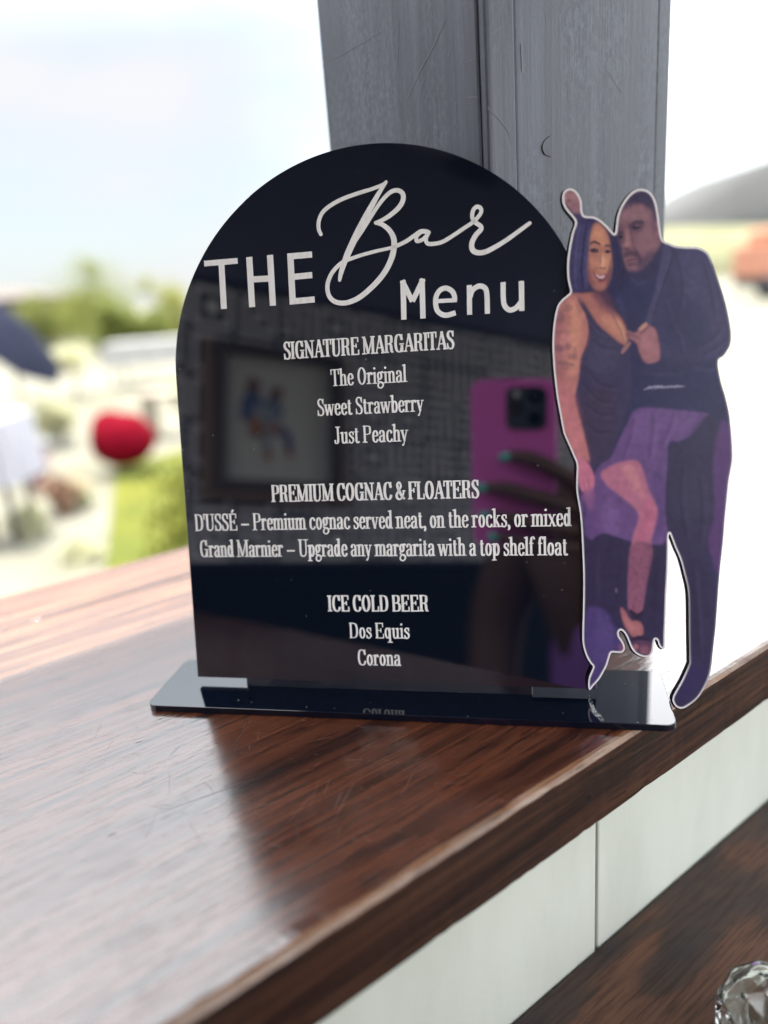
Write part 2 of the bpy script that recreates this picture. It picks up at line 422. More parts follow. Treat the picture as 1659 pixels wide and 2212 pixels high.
# panel outline in (s,u)
cs, cu, R = -.0857*K, .1816*K, .1160*K
pl = []
nu0 = .0044*K
tab0, tab1 = -.1705*K, -.0037*K
sl, sr = cs-R, cs+R
r_ = .0016
for a in range(0, 181, 2):
    t = math.radians(a); pl.append((cs+R*math.cos(t), cu+R*math.sin(t)))
pl += [(sl, nu0), (tab0, nu0), (tab0, -.0018), (tab1, -.0018), (tab1, nu0), (sr, nu0)]
panel = prism('arched_panel', pl, -.0028, 0, M_panel, sign, .00025)
panel.data.polygons.foreach_set('use_smooth', [False]*len(panel.data.polygons))

# ------------------------------------------------------------------ lettering
class Ink:                                             # collects ribbons as one mesh lying on the panel
    def __init__(s): s.v, s.f, s.z = [], [], 0
    def ribbon(s, pts, w, cap=False):
        P = [np.array(p, float) for p in pts]; n = len(P)
        w = list(w) if hasattr(w, '__len__') else [w]*n
        s.z += 1; zz = .00016 + (s.z % 40)*2.2e-6; b = len(s.v)
        for i in range(n):
            t = P[min(i+1, n-1)]-P[max(i-1, 0)]; L = np.hypot(*t); t = t/L if L > 0 else np.array([1., 0]); q = np.array([-t[1], t[0]])
            for k in (-1, 1):
                x = P[i]+q*k*w[i]/2; s.v.append((x[0], x[1], zz))
        for i in range(n-1): s.f.append((b+2*i, b+2*i+2, b+2*i+3, b+2*i+1))
        if cap:
            for i in (0, n-1): s.disc(P[i], w[i]/2)
    def disc(s, c, r, n=12):
        s.z += 1; zz = .00016 + (s.z % 40)*2.2e-6; b = len(s.v)
        for k in range(n): s.v.append((c[0]+r*math.cos(2*math.pi*k/n), c[1]+r*math.sin(2*math.pi*k/n), zz))
        s.f.append(tuple(range(b, b+n)))
    def done(s, name='lettering'):
        o = obj(name, s.v, s.f, M_letter, sign)
        bm = bmesh.new(); bm.from_mesh(o.data)
        for f in bm.faces:
            if f.normal.z < 0: f.normal_flip()
        e = bmesh.ops.extrude_face_region(bm, geom=bm.faces[:])
        for x in e['geom']:
            if isinstance(x, bmesh.types.BMVert): x.co.z -= .00013
        bmesh.ops.recalc_face_normals(bm, faces=bm.faces[:])
        bm.to_mesh(o.data); bm.free(); return o

GL = {
'A': (.62, [('D', .08, 0, .32, 1, 'n'), ('D', .32, 1, .55, 0, 'k'), ('H', .16, .46, .32), ('S', .08, 0, .2), ('S', .55, 0, .26)]),
'B': (.6, [('V', .14, 0, 1, ''), ('H', .04, .32, .97), ('H', .04, .34, .03), ('H', .14, .32, .52), ('C', [(.3, .97), (.44, .93), (.48, .76), (.43, .58), (.3, .52)]), ('C', [(.3, .52), (.48, .47), (.53, .27), (.47, .07), (.32, .03)])]),
'C': (.6, [('C', [(.52, .70), (.47, .9), (.33, .98), (.17, .87), (.11, .5), (.17, .13), (.33, .02), (.47, .09), (.54, .28)]), ('R', .53, .66, 1)]),
'D': (.64, [('V', .14, 0, 1, ''), ('H', .04, .3, .97), ('H', .04, .3, .03), ('C', [(.28, .97), (.47, .88), (.54, .5), (.47, .12), (.28, .03)])]),
'E': (.6, [('V', .14, 0, 1, ''), ('H', .04, .52, .97), ('H', .04, .54, .03), ('H', .14, .4, .51), ('R', .51, .72, 1), ('R', .54, 0, .29), ('R', .39, .39, .64)]),
'F': (.56, [('V', .14, 0, 1, 'B'), ('H', .04, .5, .97), ('H', .14, .4, .5), ('R', .5, .7, 1), ('R', .39, .38, .63)]),
'G': (.66, [('C', [(.52, .70), (.47, .9), (.33, .98), (.17, .87), (.11, .5), (.17, .13), (.33, .02), (.45, .08), (.5, .24)]), ('R', .53, .66, 1), ('V', .52, 0, .40, ''), ('S', .51, .42, .26)]),
'I': (.3, [('V', .15, 0, 1, 'BT')]),
'J': (.42, [('V', .26, .2, 1, 'T'), ('C', [(.26, .25), (.235, .06), (.13, .01), (.05, .09)]), ('P', .07, .16, .065)]),
'L': (.54, [('V', .14, 0, 1, 'T'), ('H', .04, .5, .03), ('R', .5, 0, .31)]),
'M': (.84, [('v', .12, 0, 1, 'B'), ('S', .08, 1, .16), ('D', .12, 1, .40, .03, 'k'), ('D', .40, .03, .68, 1, 'n'), ('V', .70, 0, 1, 'BT')]),
'N': (.68, [('v', .12, 0, 1, 'B'), ('S', .08, 1, .16), ('D', .11, 1, .55, 0, 'k'), ('v', .55, 0, 1, 'T')]),
'O': (.64, [('O', .32, .5, .21, .48)]),
'P': (.58, [('V', .14, 0, 1, 'B'), ('C', [(.26, .97), (.45, .93), (.49, .73), (.45, .53), (.26, .48)]), ('H', .04, .28, .97), ('H', .14, .28, .48)]),
'R': (.64, [('V', .14, 0, 1, 'B'), ('C', [(.26, .97), (.45, .93), (.48, .74), (.44, .56), (.26, .5)]), ('H', .04, .28, .97), ('H', .14, .28, .5), ('C', [(.33, .5), (.44, .42), (.46, .2), (.5, .05), (.6, .04)])]),
'S': (.5, [('W', [(.42, .74), (.37, .92), (.26, .98), (.14, .92), (.11, .76), (.18, .6), (.34, .46), (.43, .28), (.39, .08), (.26, .02), (.13, .08), (.07, .27)], [.3, .3, .35, .6, .95, 1, 1, .95, .6, .35, .3, .3]), ('R', .43, .68, 1), ('R', .07, 0, .33)]),
'T': (.56, [('V', .28, 0, 1, 'B'), ('H', .03, .53, .97), ('R', .04, .68, 1), ('R', .52, .68, 1)]),
'U': (.64, [('V', .14, .25, 1, 'T'), ('v', .52, .25, 1, 'T'), ('W', [(.14, .3), (.17, .09), (.31, .02), (.46, .09), (.52, .3)], [1, .8, .4, .4, .4])]),
'&': (.68, [('W', [(.60, .5), (.52, .2), (.32, .02), (.13, .1), (.12, .3), (.30, .55), (.41, .75), (.34, .95), (.23, .95), (.17, .8), (.26, .55), (.46, .2), (.64, .02)], [.4, .4, .5, .9, .9, .5, .6, .5, .5, .9, 1, 1, .6]), ('S', .6, .52, .18)]),
'a': (.45, [('C', [(.08, .52), (.13, .64), (.22, .67), (.31, .6), (.33, .46)]), ('V', .33, .06, .5, ''), ('C', [(.33, .41), (.18, .36), (.09, .27), (.09, .1), (.17, .01), (.27, .06), (.33, .18)]), ('C', [(.33, .1), (.36, .02), (.44, .05)]), ('P', .1, .51, .06)]),
'b': (.46, [('V', .12, 0, 1.03, 't'), ('O', .26, .34, .13, .32)]),
'c': (.43, [('C', [(.37, .52), (.32, .63), (.23, .67), (.12, .56), (.09, .34), (.12, .11), (.24, .01), (.33, .06), (.39, .18)]), ('P', .35, .53, .06)]),
'd': (.48, [('O', .2, .34, .12, .32), ('V', .345, 0, 1.03, 't'), ('S', .39, .02, .15)]),
'e': (.43, [('H', .1, .36, .37), ('C', [(.36, .38), (.35, .54), (.29, .65), (.21, .67), (.12, .56), (.09, .34), (.12, .11), (.23, .01), (.32, .06), (.38, .18)])]),
'f': (.32, [('V', .14, 0, .8, 'B'), ('C', [(.14, .75), (.17, .94), (.26, 1.01), (.33, .97)]), ('P', .33, .92, .06), ('H', .03, .29, .655)]),
'g': (.44, [('O', .19, .45, .11, .21), ('W', [(.12, .25), (.08, .17), (.12, .1), (.25, .07), (.37, .01), (.38, -.14), (.28, -.25), (.15, -.25), (.07, -.17), (.08, -.05), (.16, .06)], [.4, .5, .7, .9, .8, .6, .45, .45, .6, .5, .4]), ('C', [(.28, .61), (.35, .68), (.40, .67)]), ('P', .41, .63, .05)]),
'h': (.5, [('V', .12, 0, 1.03, 'tB'), ('C', [(.12, .5), (.2, .63), (.29, .66), (.36, .58), (.375, .4)]), ('V', .375, 0, .45, 'B')]),
'i': (.25, [('V', .125, 0, .68, 'tB'), ('P', .12, .9, .075)]),
'k': (.5, [('V', .12, 0, 1.03, 'tB'), ('D', .13, .25, .36, .66, 'n'), ('S', .36, .66, .18), ('D', .2, .38, .4, 0, 'k'), ('S', .41, .02, .2)]),
'l': (.25, [('V', .125, 0, 1.03, 'tB')]),
'm': (.74, [('V', .12, 0, .68, 'tB'), ('C', [(.12, .5), (.2, .63), (.28, .66), (.35, .58), (.365, .4)]), ('V', .365, 0, .45, 'B'), ('C', [(.365, .5), (.44, .63), (.53, .66), (.6, .58), (.615, .4)]), ('V', .615, 0, .45, 'B')]),
'n': (.5, [('V', .12, 0, .68, 'tB'), ('C', [(.12, .5), (.2, .63), (.29, .66), (.36, .58), (.375, .4)]), ('V', .375, 0, .45, 'B')]),
'o': (.45, [('O', .225, .34, .135, .325)]),
'p': (.48, [('V', .12, -.27, .68, 'tB'), ('O', .27, .34, .125, .32)]),
'q': (.47, [('O', .2, .34, .12, .32), ('V', .345, -.27, .68, 'B')]),
'r': (.38, [('V', .12, 0, .68, 'tB'), ('C', [(.12, .45), (.18, .6), (.26, .66), (.32, .63)]), ('P', .32, .58, .07)]),
's': (.37, [('W', [(.31, .5), (.28, .62), (.19, .66), (.1, .6), (.1, .48), (.19, .38), (.29, .28), (.31, .14), (.22, .02), (.13, .03), (.06, .18)], [.3, .35, .4, .7, .95, 1, .95, .7, .4, .35, .3]), ('R', .315, .46, .68), ('R', .06, 0, .22)]),
't': (.33, [('V', .14, .1, .86, ''), ('H', .03, .28, .655), ('C', [(.14, .16), (.165, .04), (.24, .01), (.31, .09)])]),
'u': (.5, [('V', .12, .15, .68, 't'), ('C', [(.12, .2), (.145, .06), (.22, .01), (.3, .06), (.37, .18)]), ('V', .37, 0, .68, 't'), ('S', .42, .02, .13)]),
'v': (.46, [('D', .08, .66, .23, 0, 'k'), ('D', .23, 0, .38, .66, 'n'), ('S', .08, .66, .22), ('S', .385, .66, .16)]),
'w': (.66, [('D', .07, .66, .2, 0, 'k'), ('D', .2, 0, .33, .64, 'n'), ('D', .33, .64, .46, 0, 'k'), ('D', .46, 0, .59, .66, 'n'), ('S', .07, .66, .2), ('S', .33, .66, .16), ('S', .595, .66, .16)]),
'x': (.46, [('D', .08, .66, .38, 0, 'k'), ('D', .37, .66, .09, 0, 'n'), ('S', .08, .66, .18), ('S', .38, .66, .15), ('S', .08, .02, .16), ('S', .39, .02, .19)]),
'y': (.46, [('D', .08, .66, .24, .02, 'k'), ('D', .38, .66, .17, -.2, 'n'), ('P', .13, -.2, .065), ('S', .08, .66, .22), ('S', .385, .66, .16)]),
',': (.2, [('P', .09, .06, .075), ('C', [(.12, .06), (.12, -.08), (.06, -.17)])]),
"'": (.13, [('R', .06, .66, 1.02), ('P', .06, .96, .06)]),
'-': (.66, [('h', .06, .6, .34)]),
' ': (.20, []),
}
GL['É'] = (.6, GL['E'][1] + [('D', .25, 1.06, .37, 1.22, 'k')])
def text_line(txt, bl, br, cap_px, bold=False):
    """One line of condensed slab serif between two photo points on its baseline."""
    a, b = np.array(su(bl)), np.array(su(br)); mid = ((bl[0]+br[0])/2, (bl[1]+br[1])/2)
    cap = su((mid[0], mid[1]-cap_px))[1]-su(mid)[1]
    e = (b-a); Lw = np.hypot(*e); e = e/Lw; q = np.array([-e[1], e[0]])
    tot = sum(GL[c][0] for c in txt)-.1
    sxx = Lw/tot; thick = (.152 if bold else .122)*cap; thin = (.066 if bold else .055)*cap; sh = (.072 if bold else .056)*cap
    ink = Ink(); x0 = -.05
    T = lambda x, y: a + e*(x0+x)*sxx + q*y*cap
    def nib(P, closed=False):
        w = []; n = len(P)
        for i in range(n):
            d = P[(i+1) % n]-P[i-1] if closed else P[min(i+1, n-1)]-P[max(i-1, 0)]
            L = np.hypot(*d); v = abs(d @ q)/L if L else 0; w.append(thin+(thick-thin)*v**1.6)
        return w
    def serif(x, y, ln):
        c = T(x, y); dy = sh/2 if y < .5 or y < 0 else -sh/2
        if abs(y-.02) < .03: c = T(x, 0); dy = sh/2
        if -.3 < y < -.1: dy = sh/2
        h = ln*max(sxx, cap*.55)/2*1.12; c = c+q*dy
        ink.ribbon([c-e*h, c+e*h], sh)
    for ch in txt:
        w_, prims = GL[ch]
        for p in prims:
            k = p[0]
            if k in 'Vv':
                _, x, y0, y1, fl = p; tw = thick if k == 'V' else thin*1.25
                ink.ribbon([T(x, y0), T(x, y1)], tw)
                if 'B' in fl: serif(x, y0, .27)
                if 'T' in fl: serif(x, y1, .27)
                if 't' in fl:
                    c = T(x, y1)-q*sh*.7; ink.ribbon([c-e*(thick*.5+cap*.075)-q*sh*.5, c], sh*1.2)
            elif k == 'C':
                P = catmull([T(*t) for t in p[1]], 6); ink.ribbon(P, nib(P))
            elif k == 'W':
                P = catmull([T(*t) for t in p[1]], 6)
                ww = np.interp(np.linspace(0, len(p[2])-1, len(P)), range(len(p[2])), p[2])
                ink.ribbon(P, [thin*.8+(thick-thin*.8)*t for t in ww])
            elif k == 'O':
                _, cx, cy, rx, ry = p
                P = [T(cx+rx*math.cos(t), cy+ry*math.sin(t)) for t in np.linspace(0, 2*math.pi, 33)]
                w = nib(P[:-1], True); ink.ribbon(P, w+[w[0]])
            elif k == 'H': ink.ribbon([T(p[1], p[3]), T(p[2], p[3])], sh)
            elif k == 'h': ink.ribbon([T(p[1], p[3]), T(p[2], p[3])], sh*1.7)
            elif k == 'D': ink.ribbon([T(p[1], p[2]), T(p[3], p[4])], thick if p[5] == 'k' else thin*1.1)
            elif k == 'S': serif(p[1], p[2], p[3])
            elif k == 'R': ink.ribbon([T(p[1], p[2]), T(p[1], p[3])], sh*1.1)
            elif k == 'P': ink.disc(T(p[1], p[2]), p[3]*cap*.92)
        x0 += w_
    return ink.done('menu_line')
text_line('SIGNATURE MARGARITAS', (614.9, 776.5), (980, 753.5), 38.5, True)
text_line('The Original', (717, 834.5), (877.5, 825), 37)
text_line('Sweet Strawberry', (687, 898.5), (914, 888.5), 37)
text_line('Just Peachy', (724, 958.5), (880.5, 953), 37)
text_line('PREMIUM COGNAC & FLOATERS', (588.5, 1084.6), (1033.5, 1075.7), 38, True)
text_line("D'USSÉ - Premium cognac served neat, on the rocks, or mixed", (423, 1146.9), (1233, 1136.3), 38)
text_line('Grand Marnier - Upgrade any margarita with a top shelf float', (433.8, 1203.2), (1224.7, 1199.3), 38)
text_line('ICE COLD BEER', (710, 1320.7), (925.5, 1320.7), 35, True)
text_line('Dos Equis', (755.9, 1378.3), (884, 1379.3), 33.5)
text_line('Corona', (774, 1436.8), (865, 1438), 34)
# big sans capitals THE and the monospaced Menu
PXM = (Vector(su((900, 700)))-Vector(su((800, 700)))).length/100
def strokes(name, sc, ox, oy, items):
    ink = Ink()
    for pts, w in items:
        P = [np.array(su((ox+x*sc, oy+y*sc))) for x, y in pts]
        if len(P) > 2: P = catmull(P, 7)
        ww = w if not hasattr(w, '__len__') else list(np.interp(np.linspace(0, 1, len(P)), np.linspace(0, 1, len(w)), w))
        ww = ww*sc*PXM if not hasattr(ww, '__len__') else [x*sc*PXM for x in ww]
        ink.ribbon(P, ww, cap=hasattr(w, '__len__'))
    return ink.done(name)
strokes('title_word', .15873, 433.7, 526.7, [
    ([(48, 270), (502, 232)], 76), ([(281, 255), (316, 886)], 86),
    ([(660, 180), (700, 862)], 88), ([(943, 153), (983, 842)], 88), ([(690, 485), (960, 472)], 82),
    ([(1218, 130), (1253, 825)], 88), ([(1178, 174), (1515, 146)], 80), ([(1240, 452), (1518, 426)], 80), ([(1215, 787), (1550, 757)], 80)])
strokes('title_word', .31746, 635.1, 371.8, [
    ([(742, 738), (748, 1004)], 36), ([(871, 726), (878, 996)], 36), ([(735, 738), (806, 880)], 34), ([(880, 727), (806, 880)], 34),
    ([(962, 879), (1108, 871)], 26), ([(1093, 880), (1092, 845), (1075, 810), (1035, 790), (995, 803), (970, 840), (963, 885), (972, 935), (1000, 965), (1040, 974), (1100, 957)], 33),
    ([(1193, 769), (1195, 971)], 33), ([(1198, 850), (1215, 803), (1258, 776), (1297, 787), (1312, 830), (1316, 964)], 33),
    ([(1423, 749), (1424, 850), (1432, 905), (1465, 938), (1508, 926), (1545, 885)], 33), ([(1547, 741), (1550, 945)], 34)])
strokes('script_word', .31746, 635.1, 371.8, [
    ([(183, 423), (168, 385), (170, 330), (195, 275), (245, 230), (330, 183), (440, 143), (540, 112), (605, 85), (627, 68)], [25, 27, 27, 26, 23, 21]),
    ([(627, 68), (580, 140), (530, 228), (470, 340), (410, 460), (352, 590), (322, 680), (311, 735)], [20, 30, 40, 46, 44, 34, 22]),
    ([(352, 600), (400, 500), (465, 400), (530, 295), (590, 205), (650, 142), (700, 124), (738, 145), (742, 190), (715, 240), (660, 290), (605, 325), (556, 345)], [22, 22, 24, 26, 28, 32, 32, 28, 22]),
    ([(556, 345), (600, 357), (648, 395), (678, 450), (681, 510), (663, 590), (618, 680), (550, 763), (460, 843), (390, 880), (330, 892), (272, 878), (236, 835), (228, 770), (250, 702), (290, 648), (330, 614), (370, 596), (460, 565), (560, 538), (650, 518), (705, 500)], [24, 32, 38, 38, 36, 34, 32, 30, 28, 26, 24, 22, 22]),
    ([(700, 502), (765, 470), (820, 432), (862, 404), (900, 404), (918, 412)], 26),
    ([(918, 410), (868, 408), (835, 440), (836, 470), (870, 462), (900, 435), (920, 410)], 24),
    ([(918, 410), (898, 455), (908, 485), (945, 489), (1010, 475), (1090, 427), (1160, 380), (1222, 337), (1268, 285), (1272, 250), (1248, 236), (1222, 255), (1212, 300), (1228, 338), (1268, 366), (1272, 390), (1238, 428), (1212, 478), (1212, 522), (1238, 546), (1292, 546), (1362, 514), (1450, 460), (1530, 402), (1604, 348)], [24, 26, 26, 24, 24, 26, 26, 28, 32, 34, 32, 28, 24])])

exec_paint = True
# ------------------------------------------------------------------ couple cut-out (flat printed acrylic fixed on the sign)
AX, AY, AS = 1146.2, 387.25, .3091                      # tracing grids over the photo: upper (A) and lower (B)
def A_(*p): return [(AX+x*AS, AY+y*AS) for x, y in p]
def B_(*p): return [(AX+x*AS, 929.4+y*AS) for x, y in p]
OUT = A_((270,63),(310,75),(340,110),(358,160),(362,220),(375,252),(410,258),(445,262),(490,285),(540,330),(578,374),(590,372),(597,320),(605,260),(625,200),(660,140),(700,95),(745,70),(790,68),(830,85),(860,120),(880,170),(895,250),(905,330),(918,405),(935,432),(970,445),(1010,462),(1080,470),(1160,472),(1210,490),(1245,520),(1270,580),(1300,670),(1340,790),(1370,900),(1390,1000),(1400,1080),(1395,1150),(1375,1195),(1345,1235),(1315,1255),(1308,1280),(1310,1320),(1330,1420),(1360,1520),(1385,1630),(1398,1740),(1405,1850)) \
    + B_((1407,200),(1395,280),(1382,350),(1370,470),(1355,620),(1345,760),(1330,900),(1318,1020),(1305,1200),(1292,1380),(1275,1530),(1262,1660),(1245,1730),(1215,1800),(1170,1870),(1110,1920),(1060,1945),(1020,1935),(997,1905),(992,1870),(1015,1820),(1060,1740),(1105,1640),(1110,1610),(1108,1500),(1106,1350),(1105,1220),(1098,1110),(1075,1010),(1045,900),(1010,820),(982,745),(971,720),(964,745),(963,850),(958,1000),(950,1150),(945,1300),(940,1430),(937,1522),(915,1525),(895,1500),(885,1467),(868,1462),(860,1500),(852,1550),(832,1578),(795,1585),(750,1570),(715,1540),(690,1490),(670,1440),(650,1410),(630,1397),(616,1412),(620,1440),(640,1470),(655,1500),(658,1530),(640,1553),(600,1555),(565,1555),(550,1590),(535,1640),(510,1690),(480,1740),(440,1785),(415,1815),(404,1800),(403,1760),(410,1720),(432,1668),(435,1648),(415,1625),(390,1580),(370,1520),(362,1450),(365,1300),(368,1150),(368,1000),(362,850),(355,700),(345,580),(330,490),(320,420),(320,330),(322,240),(300,180),(265,100),(235,30)) \
    + A_((222,1734),(205,1640),(185,1530),(172,1430),(160,1310),(153,1180),(155,1080),(165,980),(185,890),(215,845),(255,810),(276,788),(270,750),(258,690),(255,600),(262,520),(275,440),(290,370),(311,305),(290,265),(255,225),(228,180),(220,130),(232,85))
OUTS = [tuple(p) for p in catmull(OUT, 3, True)]
OFFB, OFFF = .0006, .0033
cut = empty('couple_cutout', SF, 'purple-toned photo cut-out of an embracing couple on the sign right edge', 'cutout')
back = [su((x-4.5, y+1.0), OFFF) for x, y in OUTS]
prism('backing', back, OFFB, OFFF-.0002, mat('black_backing', (.006, .006, .01), .12), cut)
white = [su(p, OFFF) for p in OUTS]
prism('white_border', white, OFFF-.00018, OFFF, M_white, cut)

# the printed picture: soft-edged colour patches on a fine grid, all inside one mesh
poly = np.array(OUTS); STEP = 1.7
gx = np.arange(poly[:, 0].min(), poly[:, 0].max()+STEP, STEP); gy = np.arange(poly[:, 1].min(), poly[:, 1].max()+STEP, STEP)
GX, GY = np.meshgrid(gx, gy); nyy, nxx = GX.shape
def inside(P, x, y):
    c = np.zeros(x.shape, bool); n = len(P)
    for i in range(n):
        x1, y1 = P[i]; x2, y2 = P[(i+1) % n]
        if y1 == y2: continue
        m = ((y1 > y) != (y2 > y)) & (x < (x2-x1)*(y-y1)/(y2-y1)+x1); c ^= m
    return c
def gblur(a, s):
    if s <= .3: return a
    r = int(3*s)+1; k = np.exp(-.5*(np.arange(-r, r+1)/s)**2); k /= k.sum()
    p = np.pad(a, ((r, r), (0, 0)), mode='edge'); a = sum(k[i]*p[i:i+a.shape[0]] for i in range(2*r+1))
    p = np.pad(a, ((0, 0), (r, r)), mode='edge'); return sum(k[i]*p[:, i:i+a.shape[1]] for i in range(2*r+1))
IMG = np.zeros((nyy, nxx, 3)); IMG[:] = lin((54, 51, 90))
def fill(P, c, soft=2.0, a=1.0, smooth=True):
    if smooth and len(P) > 3: P = [tuple(q) for q in catmull(P, 5, True)]
    m = gblur(inside(P, GX, GY).astype(float), soft*.62/STEP)[..., None]*a
    IMG[:] = IMG*(1-m)+np.array(lin(c))*m
def blob(p, rx, ry, c, soft=2.0, a=1.0, rot=0):
    t = np.linspace(0, 2*np.pi, 20, endpoint=False); cr_, sr_ = math.cos(rot), math.sin(rot)
    fill([(p[0]+rx*math.cos(q)*cr_-ry*math.sin(q)*sr_, p[1]+rx*math.cos(q)*sr_+ry*math.sin(q)*cr_) for q in t], c, soft, a, False)
def line(P, w, c, soft=1.0, a=1.0):
    Q = catmull(P, 6); L, Rr = [], []
    for i in range(len(Q)):
        t = Q[min(i+1, len(Q)-1)]-Q[max(i-1, 0)]; t = t/(np.hypot(*t)+1e-9); q = np.array([-t[1], t[0]]); ww = w*(.35+.65*math.sin(math.pi*(i+.5)/len(Q)))
        L.append(tuple(Q[i]+q*ww/2)); Rr.append(tuple(Q[i]-q*ww/2))
    fill(L+Rr[::-1], c, soft, a, False)
def a1(x, y): return A_((x, y))[0]
def b1(x, y): return B_((x, y))[0]
def ab(x, y, rx, ry, c, soft=2, a=1., rot=0): blob(a1(x, y), rx*AS, ry*AS, c, soft, a, rot)
def bb(x, y, rx, ry, c, soft=2, a=1., rot=0): blob(b1(x, y), rx*AS, ry*AS, c, soft, a, rot)
# man's jacket
fill(A_((930,440),(1170,470),(1260,560),(1330,780),(1390,1000),(1400,1130),(1300,1260),(1000,1300),(900,1200),(860,1000),(900,700)), (66,63,102), 5)
fill(A_((1000,480),(1180,490),(1250,640),(1290,860),(1200,900),(1050,760)), (78,74,114), 14, .8)
fill(A_((1240,620),(1330,860),(1380,1060),(1330,1200),(1260,1100),(1230,850)), (74,66,106), 10, .8)
fill(A_((1000,800),(1180,900),(1240,1120),(1100,1220),(960,1150),(930,950)), (56,56,98), 12, .8)
fill(A_((560,700),(700,660),(840,640),(900,500),(880,760),(840,1000),(760,1000),(660,900)), (52,54,96), 6)
fill(A_((940,445),(990,500),(960,640),(890,860),(850,1010),(800,1000),(860,800),(900,620)), (84,80,118), 3, .85)
line(A_((985,470),(985,560),(940,700),(880,880),(850,1005)), 3, (40,40,76), 1.5, .9)
line(A_((945,830),(975,900),(1000,980)), 2.5, (92,88,128), 2, .6)
fill(A_((690,680),(760,700),(830,660),(800,730),(740,740)), (70,76,116), 4, .8)
fill(A_((620,820),(660,900),(680,1000),(640,960),(600,860)), (70,74,116), 5, .6)
fill(A_((680,1280),(900,1290),(1300,1280),(1340,1500),(1240,1640),(900,1600),(700,1640)), (52,53,94), 10)
# dress
fill(A_((345,850),(420,950),(540,1090),(660,1150),(700,1280),(700,1500),(660,1640),(600,1800),(540,1960),(430,1990),(380,1800),(305,1530),(345,1260),(400,1130),(400,1010)), (66,60,96), 4)
fill(A_((440,1080),(560,1110),(620,1220),(560,1330),(430,1340),(390,1250)), (80,78,108), 10, .7)
fill(A_((350,1500),(560,1480),(600,1720),(520,1950),(420,1960),(360,1740)), (70,58,86), 12, .9)
line(A_((350,1260),(420,1310),(520,1350),(640,1290)), 4, (86,82,114), 3, .5)
line(A_((420,1000),(470,1070),(540,1105)), 3, (96,92,118), 2, .6)
# purple drape
fill(A_((690,1680),(720,1620),(780,1597),(900,1600),(1080,1618),(1242,1640),(1205,1700),(1120,1790),(1040,1830),(965,1840),(960,1990)) + B_((945,450),(955,650),(962,745),(940,795),(900,806),(780,795),(660,765),(520,722),(430,770),(398,832),(375,640),(345,480),(400,420),(470,260),(560,190),(620,60)), (112,80,136), 3)
fill(A_((760,1640),(1000,1640),(1180,1670),(1050,1780),(900,1820),(720,1820)), (120,88,144), 12, .8)
fill(B_((560,470),(620,600),(600,740),(520,720),(500,560)), (132,98,156), 6, .6)
fill(B_((850,300),(930,330),(930,640),(890,760),(860,640),(880,520)), (98,70,128), 6, .7)
fill(B_((370,480),(420,560),(430,700),(400,800),(375,640)), (100,72,130), 6, .7)
# trousers
fill(B_((985,120),(1060,110),(1150,60),(1240,-110),(1330,20),(1275,230),(1290,560),(1250,720),(1220,900),(1270,1100),(1300,1250),(1290,1400),(1262,1660),(1215,1800),(1110,1920),(1040,1940),(1000,1880),(1105,1640),(1106,1350),(1080,1010),(1010,820),(950,650),(945,400)), (58,52,84), 4)
fill(B_((1330,-60),(1405,0),(1405,200),(1370,470),(1340,760),(1310,1000),(1270,900),(1240,760),(1285,600),(1275,230)), (98,62,120), 5, .95)
fill(B_((1000,350),(1200,300),(1260,520),(1160,640),(1020,600)), (66,60,90), 12, .7)
fill(B_((1100,900),(1240,940),(1280,1200),(1240,1600),(1130,1600),(1120,1200)), (52,46,80), 10, .7)
fill(B_((1050,1700),(1200,1640),(1230,1700),(1120,1860),(1040,1880)), (58,48,94), 6, .8)
fill(A_((1180,1700),(1240,1660),(1240,1900),(1180,1980),(1050,1900),(1080,1830)), (60,54,88), 8, .9)
# lower skirt
fill(B_((372,770),(430,770),(520,722),(700,790),(900,806),(958,800),(945,1300),(937,1520),(860,1460),(640,1400),(560,1270),(430,1230),(380,1280)), (56,48,82), 4)
fill(B_((385,1300),(420,1232),(520,1262),(580,1360),(615,1440),(655,1510),(560,1560),(470,1760),(410,1800),(432,1650),(375,1520)), (84,66,124), 5)
fill(B_((450,1300),(540,1330),(590,1440),(520,1600),(460,1560)), (94,76,134), 8, .6)
line(B_((480,830),(470,1000),(480,1200)), 8, (72,62,100), 4, .6); line(B_((620,850),(610,1050),(590,1250)), 9, (46,40,72), 5, .6)
line(B_((880,880),(870,1100),(860,1400)), 10, (44,38,70), 6, .7)
bb(598,1120,8,18,(120,112,150),2,.7)
# bare leg, foot, sandal
fill(B_((490,300),(560,250),(640,220),(740,212),(790,290),(820,400),(885,545),(880,620),(845,760),(830,900),(800,1080),(770,1270),(700,1280),(682,1150),(695,900),(715,740),(755,600),(700,520),(600,440),(520,370)), (186,112,138), 4)
fill(B_((640,250),(720,250),(770,380),(800,480),(740,440),(680,350)), (206,134,142), 7, .8)
fill(B_((790,480),(870,560),(840,720),(770,800),(740,760),(790,620)), (192,104,134), 7, .8)
fill(B_((700,815),(850,810),(815,1060),(770,1270),(700,1280),(682,1150)), (140,84,110), 3, .85)
for k in range(60):
    t = random.random(); y = 830+t*420; x = 765-t*40+random.uniform(-55, 55)*(1-.35*t)
    bb(x, y, random.uniform(6, 13), random.uniform(4, 10), random.choice([(112,70,96), (158,100,118), (122,76,100)]), 1.8, .45, random.random()*3)
fill(B_((628,1245),(660,1260),(700,1325),(765,1340),(790,1400),(770,1445),(735,1455),(690,1420),(650,1350)), (176,108,112), 3)
fill(B_((645,1280),(690,1340),(740,1370),(760,1420),(700,1400)), (192,124,122), 5, .6)
line(B_((690,1255),(740,1300),(790,1270)), 12, (48,38,66), 2); line(B_((700,1470),(760,1450),(830,1470)), 10, (56,40,70), 2)
fill(B_((710,1480),(790,1470),(850,1490),(845,1545),(800,1575),(745,1555)), (100,66,96), 3)
